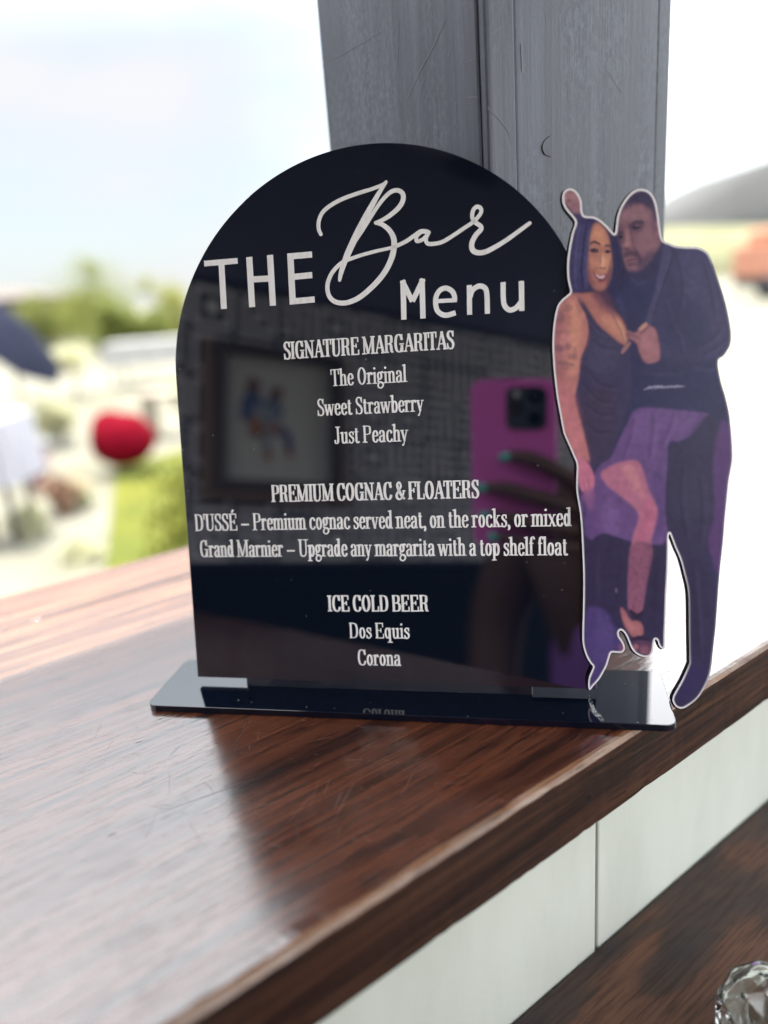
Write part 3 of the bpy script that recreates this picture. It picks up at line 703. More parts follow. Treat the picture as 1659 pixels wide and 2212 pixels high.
bb(735,1515,18,22,(168,104,112),2); bb(800,1530,34,28,(146,92,110),3,.8)
for k in range(5): bb(780+k*16, 1558-abs(k-2)*4, 6, 5, (176,110,118), 1, .8)
bb(632,1520,22,30,(140,90,122),3,.7)
# woman's arm, chest
fill(A_((190,900),(230,845),(285,800),(340,830),(375,920),(400,1010),(408,1090),(395,1160),(350,1260),(335,1400),(310,1530),(340,1660),(375,1790),(410,1960)) + B_((400,210),(330,200),(240,10)) + A_((205,1640),(175,1430),(155,1180),(165,980)), (196,126,118), 3)
fill(A_((270,840),(330,900),(350,1040),(330,1240),(300,1380),(270,1250),(280,1000)), (224,156,120), 9, .75)
fill(A_((175,940),(220,960),(215,1200),(230,1400),(200,1460),(165,1300),(158,1100)), (168,106,110), 8, .8)
fill(A_((200,1400),(300,1500),(360,1780),(400,1980),(310,1980),(240,1720)), (206,124,130), 9, .8)
for x, y, rx, ry, c in ((255,900,40,30,(160,108,104)), (210,960,28,40,(140,96,104)), (285,1110,40,22,(226,150,140)), (230,1130,30,60,(206,134,130)), (200,1180,34,26,(130,88,104)), (260,1170,26,24,(150,98,112)), (290,1240,34,22,(148,98,104)), (220,1285,44,16,(140,96,104)), (275,1295,36,14,(144,98,104)), (310,1220,18,50,(168,110,110)), (245,1060,30,20,(180,116,116)), (235,1320,30,10,(156,104,110))):
    ab(x, y, rx, ry, c, 3, .65)
fill(A_((285,795),(400,792),(470,800),(560,900),(620,955),(665,1040),(672,1140),(640,1150),(560,1090),(470,1010),(400,905),(350,835)), (190,120,108), 4)
fill(A_((420,800),(520,830),(600,930),(580,960),(500,900)), (120,76,98), 8, .8)
fill(A_((480,960),(560,950),(640,1030),(668,1110),(650,1140),(570,1080)), (208,142,116), 7, .8)
fill(A_((595,970),(640,1020),(668,1100),(655,1130),(620,1060)), (220,164,124), 5, .7)
line(A_((575,960),(620,1040),(655,1140)), 4, (150,92,92), 2, .7)
line(A_((330,835),(380,920),(420,960)), 5, (66,58,92), 1.5, .9)
line(A_((410,1010),(408,1090),(385,1180),(348,1262)), 4, (90,68,96), 2, .8)
fill(B_((322,190),(385,215),(430,280),(447,340),(440,400),(400,440),(355,420),(328,340)), (204,118,144), 3)
fill(B_((360,430),(440,410),(430,520),(420,560),(390,500)), (158,98,142), 6, .8)
line(B_((400,330),(410,390),(420,430)), 4, (170,96,128), 2, .7); line(B_((365,320),(375,390),(380,440)), 4, (176,100,132), 2, .6)
line(B_((370,500),(378,560),(380,610)), 5, (70,50,92), 2, .7)
# raised hand
fill(A_((232,110),(262,78),(305,84),(340,125),(352,190),(355,245),(325,250),(295,232),(262,190),(236,150)), (172,124,130), 2.5)
ab(262,150,24,12,(112,80,100),3,.8); ab(300,120,34,26,(190,140,138),5,.7); ab(310,200,30,26,(164,116,132),5,.7); ab(240,140,12,20,(214,160,150),3,.7)
fill(A_((300,250),(360,238),(378,270),(420,280),(360,330),(318,310)), (84,76,116), 4)
# woman's hair and face
fill(A_((318,300),(375,272),(440,278),(490,300),(470,330),(430,400),(412,520),(408,640),(395,770),(350,792),(292,782),(268,700),(262,560),(285,430)), (66,60,104), 4)
fill(A_((330,340),(390,320),(370,460),(345,600),(320,700),(300,560)), (90,84,126), 8, .7)
fill(A_((350,560),(400,560),(395,760),(340,780),(330,680)), (56,52,98), 8, .7)
fill(A_((500,300),(560,350),(598,400),(600,480),(625,570),(650,640),(700,690),(640,760),(560,800),(530,790),(566,640),(572,520),(552,410)), (52,50,90), 5)
fill(A_((452,305),(490,315),(528,362),(552,430),(566,520),(570,590),(560,660),(535,735),(505,780),(472,786),(435,752),(408,690),(400,620),(405,520),(412,430),(428,350)), (190,124,106), 3.5)
fill(A_((445,330),(500,340),(535,420),(520,470),(440,440),(425,400)), (222,154,116), 7, .85)
fill(A_((470,540),(540,520),(560,590),(545,640),(490,640)), (224,158,120), 7, .8)
ab(430,580,20,40,(220,152,118),6,.7); ab(503,590,16,34,(236,172,132),4,.8)
fill(A_((405,600),(430,690),(470,770),(440,760),(400,700)), (150,94,96), 6, .8)
ab(492,745,34,26,(186,120,112),5,.8); fill(A_((545,640),(565,600),(560,690),(530,750),(520,720)), (150,92,98), 5, .8)
line(A_((415,455),(440,440),(470,448),(488,462)), 4, (104,70,82), 1.6, .9); line(A_((520,470),(545,466),(560,476)), 4, (120,78,88), 1.6, .8)
ab(445,500,30,12,(84,58,84),2,.9,.15); ab(452,502,10,8,(40,32,56),1,.9); ab(536,508,18,9,(96,64,86),2,.85,.1); ab(538,508,7,6,(48,36,60),1,.9)
ab(446,482,28,8,(206,150,128),2,.7); ab(505,622,26,9,(150,90,86),2.5,.85); ab(488,620,6,4,(96,58,66),1,.8); ab(520,622,5,4,(96,58,66),1,.8)
fill(A_((446,655),(480,672),(515,668),(530,662),(512,700),(485,708),(460,690)), (140,66,84), 2)
fill(A_((452,660),(484,676),(518,671),(506,690),(484,694),(464,684)), (222,190,196), 1.6)
ab(490,716,22,9,(170,82,98),2.5,.8)
line(A_((438,640),(440,668),(450,690)), 3, (150,90,90), 2, .6)
# man's head
fill(A_((612,300),(620,215),(660,150),(720,98),(780,82),(835,110),(868,170),(885,260),(898,350),(915,430),(880,500),(820,590),(760,650),(705,655),(665,615),(642,550),(630,470),(608,390)), (140,98,112), 4)
fill(A_((622,225),(660,145),(720,92),(785,78),(840,105),(872,175),(886,270),(862,262),(835,200),(760,172),(690,180),(640,225)), (74,64,98), 5)
fill(A_((650,215),(730,185),(800,200),(840,270),(790,300),(700,290),(640,300)), (166,122,130), 10, .8)
fill(A_((760,350),(860,330),(890,420),(850,520),(770,560),(750,470)), (158,112,122), 12, .7)
fill(A_((610,300),(640,330),(650,420),(635,470),(615,400)), (112,80,100), 6, .7)
ab(884,345,16,44,(176,120,130),3,.85); ab(880,350,7,26,(116,80,102),2,.7); fill(A_((850,240),(880,260),(878,330),(862,420),(850,330)), (96,74,102), 6, .6)
line(A_((690,330),(725,305),(775,300),(790,315)), 9, (74,56,82), 3, .9); line(A_((605,380),(625,372),(645,385)), 8, (72,54,80), 3, .9)
ab(735,335,48,24,(78,60,88),4,.9,-.12); ab(738,338,18,9,(44,36,60),2,.9); ab(748,322,22,6,(150,114,124),2,.6); ab(630,402,28,18,(66,50,78),4,.9); ab(628,404,10,7,(44,36,60),2,.8)
fill(A_((660,350),(690,370),(705,440),(690,470),(660,470),(650,430)), (176,124,126), 5, .85); ab(676,455,20,14,(190,138,134),4,.7)
ab(700,470,18,12,(150,104,114),3,.8); ab(668,486,26,9,(86,62,82),3,.85)
fill(A_((645,520),(690,500),(750,510),(775,560),(760,600),(740,545),(690,530),(655,545)), (84,62,84), 4, .9)
ab(700,557,34,9,(156,104,116),3,.85,-.15); line(A_((672,572),(700,563),(735,558)), 4, (86,54,72), 1.5, .8); ab(708,578,26,9,(150,96,112),3,.7)
ab(715,596,32,14,(92,68,92),4,.75); ab(722,622,34,20,(164,116,122),5,.75)
fill(A_((760,560),(850,500),(870,540),(800,640),(740,680),(690,660),(740,640)), (84,66,98), 8, .7)
fill(A_((690,640),(760,650),(840,600),(880,520),(900,560),(860,680),(740,720)), (58,54,92), 6)
# second pass: modelling of the faces, hair and cloth
ab(442,502,26,11,(70,46,70),1.4,.85,.12); ab(452,503,10,8,(26,20,38),.8,1); ab(456,500,3,3,(210,200,206),.6,.9); ab(538,509,16,8,(74,48,70),1.2,.85); ab(540,510,6,6,(28,22,40),.8,1)
line(A_((415,498),(435,488),(460,490),(475,503)), 4, (34,24,44), .9, .95); line(A_((522,505),(538,498),(556,507)), 3.5, (36,26,46), .9, .9)
line(A_((412,452),(440,437),(470,446),(490,462)), 5, (84,56,68), 1.3, .9); line(A_((518,468),(543,462),(562,474)), 4.5, (92,60,74), 1.3, .9)
line(A_((492,520),(486,570),(484,605)), 6, (160,100,92), 2.2, .6); ab(504,560,7,40,(232,176,142),2.5,.6); ab(470,585,22,20,(214,146,124),5,.6)
line(A_((440,650),(465,690),(495,712),(522,700),(535,665)), 3.5, (120,56,74), 1, .85)
fill(A_((400,540),(412,600),(425,680),(450,740),(415,720),(396,640)), (128,80,90), 5, .6); fill(A_((548,600),(566,560),(562,650),(540,725),(530,720)), (120,76,92), 4, .7)
fill(A_((470,770),(520,770),(560,830),(560,900),(490,840),(440,800)), (104,64,86), 6, .7)
for k in range(16):
    x = 300+k*7; line(A_((x+20, 310), (x-2, 480), (x-14, 640), (x-4, 770)), random.uniform(2, 4), random.choice([(96,92,138), (46,42,84), (80,76,120)]), 1.5, .5)
for k in range(9):
    x = 565+k*9; line(A_((x-10, 400), (x, 520), (x+14, 640), (x-20, 760)), 3, random.choice([(70,68,112), (40,38,76)]), 1.5, .45)
for k in range(120):
    t = random.uniform(0, math.pi); ab(750+math.cos(t)*random.uniform(40,125), 210-math.sin(t)*random.uniform(60,120), random.uniform(4, 8), random.uniform(2, 5), random.choice([(48,42,72), (92,80,112), (64,56,88)]), .8, .5)
line(A_((640,345),(655,400),(648,450)), 5, (98,68,90), 2, .6); line(A_((700,350),(708,410),(716,455)), 5, (104,72,92), 2, .55)
line(A_((716,470),(740,500),(752,540)), 5, (92,66,88), 2, .6); line(A_((700,360),(740,368),(790,358)), 4, (108,78,98), 1.6, .6)
ab(736,338,22,9,(30,24,44),1,.95); ab(742,334,4,3,(180,170,180),.6,.8); ab(630,404,14,8,(30,24,44),1,.95)
for k in range(50): ab(random.uniform(650,780), random.uniform(515,640), random.uniform(3, 6), random.uniform(2, 4), random.choice([(74,54,78), (100,76,98)]), .8, .35)
for P in (((1010,500),(1060,700),(1050,900)), ((1200,560),(1260,760),(1290,980)), ((1330,1040),(1260,1130),(1150,1180)), ((1380,1100),(1300,1180),(1200,1230)), ((980,1010),(1040,1100),(1060,1220)), ((760,1340),(900,1360),(1050,1350)), ((1100,1300),(1220,1330),(1310,1310))):
    line(A_(*P), 9, (44,42,78), 4, .55); line(A_(*[(x+16, y+6) for x, y in P]), 7, (88,86,126), 4, .4)
for P in (((380,1300),(470,1420),(620,1460)), ((360,1420),(470,1540),(600,1560)), ((370,1560),(480,1640),(590,1640)), ((390,1700),(470,1770),(560,1760)), ((430,1120),(520,1180),(600,1180))):
    line(A_(*P), 8, (48,42,70), 4, .6); line(A_(*[(x, y+18) for x, y in P]), 6, (92,84,112), 4, .35)
for P in (((720,1640),(700,1800),(640,1960)), ((860,1620),(850,1780),(830,1960)), ((1000,1640),(960,1760),(900,1900))):
    line(A_(*P), 9, (92,62,118), 5, .6); line(A_(*[(x+22, y) for x, y in P]), 8, (136,104,160), 5, .4)
for P in (((1060,250),(1050,500),(1090,760)), ((1180,300),(1200,560),(1180,800)), ((1130,950),(1160,1250),(1180,1600))):
    line(B_(*P), 10, (44,38,68), 5, .55); line(B_(*[(x+26, y) for x, y in P]), 8, (80,72,106), 5, .4)
# joined hands, ring, shirt scuff
fill(A_((672,1062),(720,1072),(750,1060),(780,1030),(808,1004),(825,1020),(870,1045),(890,1115),(905,1240),(870,1278),(800,1280),(765,1220),(742,1150),(700,1118),(676,1112)), (166,110,118), 3)
fill(A_((780,1060),(850,1060),(880,1160),(880,1250),(810,1260),(770,1150)), (182,122,126), 9, .8)
line(A_((755,1052),(790,1028),(812,1006)), 9, (204,152,130), 2, .9); line(A_((762,1082),(800,1050),(822,1030)), 4, (96,66,86), 1.5, .8)
line(A_((632,1218),(662,1180),(698,1138)), 9, (172,122,118), 2, .9); line(A_((700,1090),(740,1100),(770,1120)), 4, (120,80,96), 2, .7); ab(690,1085,26,20,(140,92,108),4,.8)
for k in range(26):
    x = 800+k*10; line(A_((x, 1470-k*.6), (x+14, 1455+random.uniform(-8, 4)-k*.3), (x+30, 1452+random.uniform(-8, 8))), random.uniform(1, 3.2), (172,172,190), 1, .45)
line(A_((790,1470),(870,1450),(950,1452),(1050,1442)), 5, (150,150,176), 1.5, .7)
# fine mottling of the print and the white halo at its cut edge
mot = gblur(rng.normal(0, 1, (nyy, nxx)), 2.2); IMG *= (1+.05*mot/mot.std())[..., None]
IMG = np.stack([gblur(IMG[..., k], .55) for k in range(3)], -1)
lum = (IMG@np.array([.21, .72, .07]))[..., None]; IMG = IMG*.86+lum*np.array([.15, .138, .15])+np.array(lin((120, 112, 150)))*.012
IMG[:] = np.clip(IMG, 0, 1)**1.08
dist = np.full(GX.shape, 1e9); NX, NY = GX.copy(), GY.copy()
for i in range(len(poly)):
    p, q = poly[i], poly[(i+1) % len(poly)]; e = q-p; L2 = e@e
    t = np.clip(((GX-p[0])*e[0]+(GY-p[1])*e[1])/max(L2, 1e-9), 0, 1)
    dn = np.hypot(GX-p[0]-t*e[0], GY-p[1]-t*e[1]); mm_ = dn < dist; dist[mm_] = dn[mm_]; NX[mm_] = (p[0]+t*e[0])[mm_]; NY[mm_] = (p[1]+t*e[1])[mm_]
upper = np.clip((900-GY)/500, 0, 1)
hw = 3.0 + 1.6*upper
hal = np.clip(1-(dist-hw+1.2)/3.0, 0, 1)[..., None]
edge_ = lambda x, y: 1-.88*np.clip((x-1470)/25, 0, 1)*np.clip((y-545)/30, 0, 1)*np.clip((1560-y)/160, 0, 1)
hal = hal*hal*(3-2*hal)*edge_(GX, GY)[..., None]
IMG = IMG*(1-hal)+np.array(lin((238, 232, 232)))*hal
ins = inside([tuple(p) for p in poly], GX, GY)
idx = -np.ones(GX.shape, int); vs = []; cols = []
cell = ins[:-1, :-1] | ins[1:, :-1] | ins[:-1, 1:] | ins[1:, 1:]
hx, hy = np.where(ins, GX, NX), np.where(ins, GY, NY)
ee_ = edge_(hx, hy)[~ins][:, None]; IMG[~ins] = np.array(lin((70, 62, 98)))*(1-ee_)+np.array(lin((238, 232, 232)))*ee_
used = np.zeros(GX.shape, bool)
for dy in (0, 1):
    for dx in (0, 1): used[dy:nyy-1+dy, dx:nxx-1+dx] |= cell
ys, xs = np.nonzero(used); idx[ys, xs] = np.arange(len(ys))
# photo point -> sign plane, vectorised
D = np.array(CF)*F_PX + np.outer(hx[ys, xs]-829.5, np.array(CR)) - np.outer(hy[ys, xs]-1106., np.array(CU))
pp = np.array(P0-N*OFFF); nn = np.array(N); t = ((pp-np.array(O))@nn)/(D@nn)
Q = np.array(O)+D*t[:, None]-np.array(P0)
vs = np.c_[Q@np.array(S), Q@np.array(U), np.full(len(ys), OFFF+.00006)]
cy, cx = np.nonzero(cell)
fs = np.c_[idx[cy, cx], idx[cy+1, cx], idx[cy+1, cx+1], idx[cy, cx+1]]
M_print = mat('printed_picture', (.3, .3, .3), .32); g = G(M_print)
at = g.n('ShaderNodeAttribute', attribute_name='ink'); g.color(at.outputs['Color'])
pr = obj('printed_picture', vs.tolist(), fs.tolist(), M_print, cut)
ca = pr.data.color_attributes.new('ink', 'FLOAT_COLOR', 'POINT')
ca.data.foreach_set('color', np.c_[IMG[ys, xs]*1.08, np.ones(len(ys))].astype(np.float32).ravel())

# white smear on the base plate
sm_pts = [on_z(q, BASE_T+.00005) for q in ((1273, 1500), (1281, 1520), (1290, 1536), (1303, 1549), (1306, 1559), (1296, 1556), (1283, 1546), (1276, 1530), (1271, 1512))]
smx = obj('smear', [SFi @ p for p in sm_pts], [tuple(range(9))], None, sign)
ms = mat('dried_smear', (.42, .42, .42), .7); g = G(ms)
tr = g.n('ShaderNodeBsdfTransparent'); mx = g.n('ShaderNodeMixShader'); outn = ms.node_tree.nodes['Material Output']
g.l(g.ramp(g.noise(g.coord((900, 300, 300)), 1, 3), [(.42, 0), (.7, .75)]), mx.inputs[0]); g.l(tr.outputs[0], mx.inputs[1]); g.l(g.b.outputs[0], mx.inputs[2]); g.l(mx.outputs[0], outn.inputs[0])
smx.data.materials.append(ms)

# ------------------------------------------------------------------ faceted glass ornament on the lower shelf
gr = .0245
gc = on_z((1672, 2219), SH_Z+gr*.97)
ornament = empty('glass_ornament', Matrix.Translation(gc-Z*gr*.97), 'faceted clear glass ball with a golden flake inside on the lower shelf', 'ornament')
def ball(r, cut_z):
    bm = bmesh.new(); rings = [(-.97, .42), (-.35, .98), (.40, .93), (.80, .62), (.97, .28)]; n = 8; L = []
    for j, (z, q) in enumerate(rings):
        L.append([bm.verts.new((r*q*math.cos(2*math.pi*(k+.5*(j % 2))/n+.4), r*q*math.sin(2*math.pi*(k+.5*(j % 2))/n+.4), r*(z+.97))) for k in range(n)])
    bm.faces.new(L[0][::-1]); bm.faces.new(L[-1])
    for j in range(len(L)-1):
        for k in range(n):
            a, b, c, d = L[j][k], L[j][(k+1) % n], L[j+1][k], L[j+1][(k+1) % n]
            if j % 2 == 0: bm.faces.new((a, b, c)); bm.faces.new((b, d, c))
            else: bm.faces.new((a, b, d)); bm.faces.new((a, d, c))
    bmesh.ops.recalc_face_normals(bm, faces=bm.faces[:])
    bmesh.ops.bevel(bm, geom=bm.edges[:], offset=r*.03, segments=3, affect='EDGES', profile=.5)
    if not cut_z:
        inn = ball(r*.80, 1); me = bpy.data.meshes.new('inner'); inn.to_mesh(me); inn.free()
        for v in me.vertices: v.co.z += r*.2
        me.flip_normals(); bm.from_mesh(me); bpy.data.meshes.remove(me)
    return bm
M_glass = mat('clear_glass', (.94, .97, .94), .015, 1.47); M_glass.node_tree.nodes['Principled BSDF'].inputs['Transmission Weight'].default_value = 1
from_bm('glass_body', ball(gr, 0), M_glass, ornament)
fl = [(-.006, -.002, .020), (.004, -.004, .019), (.013, .001, .022), (.010, .003, .026), (.001, .001, .0245), (-.004, -.001, .027)]
mg = mat('gold_leaf', (.95, .62, .22), .3, 1.5, .6)
fb = bmesh.new(); fv = [fb.verts.new(p) for p in fl]; fb.faces.new(fv)
ex = bmesh.ops.extrude_face_region(fb, geom=fb.faces[:])
for v in ex['geom']:
    if isinstance(v, bmesh.types.BMVert): v.co += V((.001, .0015, -.002))
from_bm('gold_flake', fb, mg, ornament)

# ------------------------------------------------------------------ inside the bar, behind the lens (seen mirrored in the sign)
WX = -.62                                             # end wall, along the counter
wp = CD*WX
IN = frame(V((0, 0, 0)), CD, AC, Z)
INi = IN.inverted()
CEIL = .842; PTOP = (INi @ refl_hit((430, 596), wp, CD)).z      # ceiling height, top of the papered part
M_paper = mat('dark_wallpaper', (.016, .020, .036), .8, **{'Specular IOR Level': .1})
M_line = mat('wallpaper_line', (.52, .51, .55), .7)
ew = box('interior_wall', (WX-.08, -.30, -1.1), (WX, 1.0, CEIL), M_paper)
ew.matrix_world = IN; tag(ew, 'dark interior end wall papered with pale concentric squares, mirrored in the sign', 'wall')
vs, fs = [], []
def strip(y0, z0, y1, z1):
    b = len(vs); vs.extend([(WX+.0012, y0, z0), (WX+.0012, y1, z0), (WX+.0012, y1, z1), (WX+.0012, y0, z1)]); fs.append((b, b+1, b+2, b+3))
cell_ = .074; rr = random.Random(3); lw = .0100
WZ = (INi @ refl_hit((430, 1225), wp, CD)).z
ny, nz = int(1.28/cell_), int((PTOP-WZ)/cell_)
for i in range(ny):
    for j in range(nz):
        y, z = -.29+i*cell_, WZ+j*cell_+.01; c = cell_-.008
        k = rr.choice((0, 0, 0, 1, 2, 3, 4))
        if k == 0:
            for q in (0, .0215):
                a, b = y+q, y+c-q; d, e = z+q, z+c-q
                strip(a, d, b, d+lw); strip(a, e-lw, b, e); strip(a, d+lw, a+lw, e-lw); strip(b-lw, d+lw, b, e-lw)
        else:
            fy, fz = (k & 1), (k >> 1) & 1
            for q in (0, .0195, .039, .056):
                ya = y+q if not fy else y+c-q-lw; yb = (ya, ya+lw); za = z+q if not fz else z+c-q-lw
                strip(yb[0], min(za, z+c if not fz else z), yb[1], (z+c) if not fz else za+lw) if not fz else strip(yb[0], z, yb[1], za+lw)
                if not fy: strip(ya+lw, za, y+c, za+lw)
                else: strip(y, za, ya, za+lw)
pw = obj('wallpaper_pattern', vs, fs, M_line, None); pw.parent = ew
upw = box('upper_wall', (WX+.0005, -.30, PTOP), (WX+.006, 1.0, CEIL-.001), mat('upper_wall_paint', (.075, .082, .13), .7, **{'Specular IOR Level': .1})); upw.parent = ew
dado = box('dark_dado', (WX+.0005, -.30, -1.1), (WX+.02, 1.0, WZ), mat('dark_blue_dado', (.006, .010, .016), .8, **{'Specular IOR Level': .05})); dado.parent = ew
# framed watercolour: plain generic blots
fc = [INi @ refl_hit(q, wp, CD) for q in ((454, 734), (728, 780), (452, 1078), (728, 1055))]
y0, y1 = min(p.y for p in fc), max(p.y for p in fc); z0, z1 = (fc[2].z+fc[3].z)/2, (fc[0].z+fc[1].z)/2
pf = empty('framed_picture', frame(IN @ V((WX+.001, (y0+y1)/2, (z0+z1)/2)), CD, AC, Z), 'dark wood framed watercolour with a wide pale mat, mirrored in the sign', 'picture')
hw_, hh = (y1-y0)/2, (z1-z0)/2
M_frame = mat('dark_frame_wood', (.03, .018, .014), .35); M_lip = mat('bronze_frame_lip', (.16, .10, .07), .4)
fw = hw_*.16
bm = bmesh.new()
for lo, hi in (((0, -hw_, -hh), (.03, -hw_+fw, hh)), ((0, hw_-fw, -hh), (.03, hw_, hh)), ((0, -hw_+fw, hh-fw), (.03, hw_-fw, hh)), ((0, -hw_+fw, -hh), (.03, hw_-fw, -hh+fw))): box_bm(bm, lo, hi, .002)
from_bm('frame', bm, M_frame, pf)
bm = bmesh.new()
for lo, hi in (((0, hw_+.0005, -hh), (.02, hw_+.014, hh)), ((0, -hw_-.014, -hh), (.02, -hw_-.0005, hh)), ((0, -hw_-.014, -hh-.014), (.02, hw_+.014, -hh-.0005))): box_bm(bm, lo, hi, .002)
from_bm('frame_lip', bm, M_lip, pf)
pic = box('mat_board', (.004, -hw_+fw, -hh+fw), (.008, hw_-fw, hh-fw), mat('pale_mat', (.42, .42, .40), .7), pf)
bs = []
cols = {'ink_blue': (.05, .08, .2), 'ink_rust': (.35, .12, .05), 'ink_brown': (.14, .07, .05), 'ink_grey': (.2, .24, .28)}
for nm, pts in (('ink_blue', [(-.35, .25, .16, .2), (.02, .2, .13, .17), (-.3, .02, .2, .1), (.12, -.18, .12, .07), (.28, -.35, .06, .16)]), ('ink_grey', [(-.15, .12, .2, .12), (-.1, -.08, .3, .1), (-.1, -.35, .06, .2)]), ('ink_brown', [(-.33, .55, .1, .1), (.06, .45, .09, .1), (-.28, -.2, .1, .1)]), ('ink_rust', [(.02, -.15, .12, .05), (-.3, -.12, .08, .1), (-.08, -.6, .05, .08), (.3, -.55, .06, .05)])):
    for ip, (a, b, rx, ry) in enumerate(pts):
        v2, f2 = [], []; st = 0
        for k in range(22):
            t = 2*math.pi*k/22; w = 1+.35*mnoise.noise(V((a*9+math.cos(t)*1.5, b*9+math.sin(t)*1.5, ip)))
            v2.append((.0086+len(bs)*.0002, (a*1.15-.12+rx*1.3*w*math.cos(t))*hw_*.78, (b+ry*1.25*w*math.sin(t))*hh*.82))
        f2.append(tuple(range(st, st+22)))
        bs.append(obj('paint_wash', v2, f2, mat(nm, cols[nm], .7), pf))

ceil = box('ceiling', (WX-.1, -.613, CEIL), (1.25, 1.0, CEIL+.06), mat('grey_ceiling', (.25, .27, .40), .7, **{'Specular IOR Level': .1})); ceil.matrix_world = IN; tag(ceil, kind='structure')
flr = box('floor', (WX-.1, YW, -1.14), (2.6, 1.6, -1.10), mat('bar_floor', (.02, .022, .026), .8, **{'Specular IOR Level': .1})); flr.matrix_world = IN; tag(flr, kind='structure')
vq = [INi @ refl_hit(q, V((0, 0, CEIL-.012)), Z) for q in ((564, 426), (836, 367), (1066, 339), (1077, 378), (853, 457), (595, 482))]
vent = prism('ceiling_hood', [(p.x, p.y) for p in vq], CEIL-.03, CEIL-.0005, mat('dark_hood', (.03, .035, .06), .4)); vent.matrix_world = IN
tag(vent, 'dark slab on the bar ceiling, mirrored in the top of the sign', 'ceiling panel')

# ------------------------------------------------------------------ the phone taking the picture, and the person holding it (seen mirrored)
PH = frame(O, CR, CU, -CF)                             # local: x right, y up, -z towards the sign
mm = .001
phone = empty('phone', PH, 'phone in a magenta case with three round lenses, mirrored in the sign', 'phone')
M_case = mat('magenta_case', (.85, .17, .66), .5)
pp_ = rounded([(-62*mm, -128*mm), (19*mm, -128*mm), (19*mm, 36*mm), (-62*mm, 36*mm)], 12*mm, 8)
ph = prism('case', [(x, y) for x, y in pp_], .0032, .0132, M_case, phone, .0015)
rim = prism('camera_rim', rounded([(-30*mm, -13.5*mm), (13.5*mm, -13.5*mm), (13.5*mm, 32*mm), (-30*mm, 32*mm)], 10*mm, 8), .0022, .0031, M_case, phone)
isl = prism('camera_island', rounded([(-27.5*mm, -11*mm), (11*mm, -11*mm), (11*mm, 29.5*mm), (-27.5*mm, 29.5*mm)], 8*mm, 8), .0017, .0021, mat('dark_blue_glass', (.04, .05, .065), .25), phone)
M_lens = mat('lens_black', (.004, .004, .006), .08)
for x, y, r in ((0, 0, 6.8), (.4, 20, 6.8), (-18, 9.3, 6.8)):
    prism('lens', [(x*mm+r*mm*math.cos(t), y*mm+r*mm*math.sin(t)) for t in np.linspace(0, 2*math.pi, 32, endpoint=False)], .0013, .0016, M_lens, phone)
prism('flash', [(-17*mm+3*mm*math.cos(t), 23*mm+3*mm*math.sin(t)) for t in np.linspace(0, 2*math.pi, 20, endpoint=False)], .0014, .0016, mat('flash_white', (.6, .6, .55), .3), phone)

def skin(name, chains, m, parent, root=0, sub=2):
    """One continuous surface grown round a skeleton; chains share joints through equal coordinates."""
    key, vv, ee, rad = {}, [], [], []
    for ch in chains:
        prev = None
        for (x, y, z, r) in ch:
            k = (round(x, 5), round(y, 5), round(z, 5))
            if k not in key: key[k] = len(vv); vv.append((x, y, z)); rad.append(r)
            i = key[k]
            if prev is not None and prev != i: ee.append((prev, i))
            prev = i
    me = bpy.data.meshes.new(name); me.from_pydata(vv, ee, []); o = bpy.data.objects.new(name, me); COL.objects.link(o)
    md = o.modifiers.new('skin', 'SKIN'); md.use_smooth_shade = True
    if not me.skin_vertices: raise RuntimeError('no skin layer')
    for i, r in enumerate(rad):
        me.skin_vertices[0].data[i].radius = (r, r); me.skin_vertices[0].data[i].use_root = (i == root)
    o.modifiers.new('sub', 'SUBSURF').levels = sub; o.modifiers['sub'].render_levels = sub
    dg = bpy.context.evaluated_depsgraph_get(); me2 = bpy.data.meshes.new_from_object(o.evaluated_get(dg))
    o.modifiers.clear(); o.data = me2; bpy.data.meshes.remove(me); me2.name = name
    me2.materials.clear(); me2.materials.append(m)
    for p in me2.polygons: p.use_smooth = True
    if parent: o.parent = parent
    return o
def mmv(*c): return [(x*mm, y*mm, -z*mm, r*mm) for x, y, z, r in c]
M_skin = mat('dark_brown_skin', (.12, .062, .045), .45)
person = empty('person', PH, 'person in a purple dress holding up a phone, teal nails, mirrored in the sign', 'person')
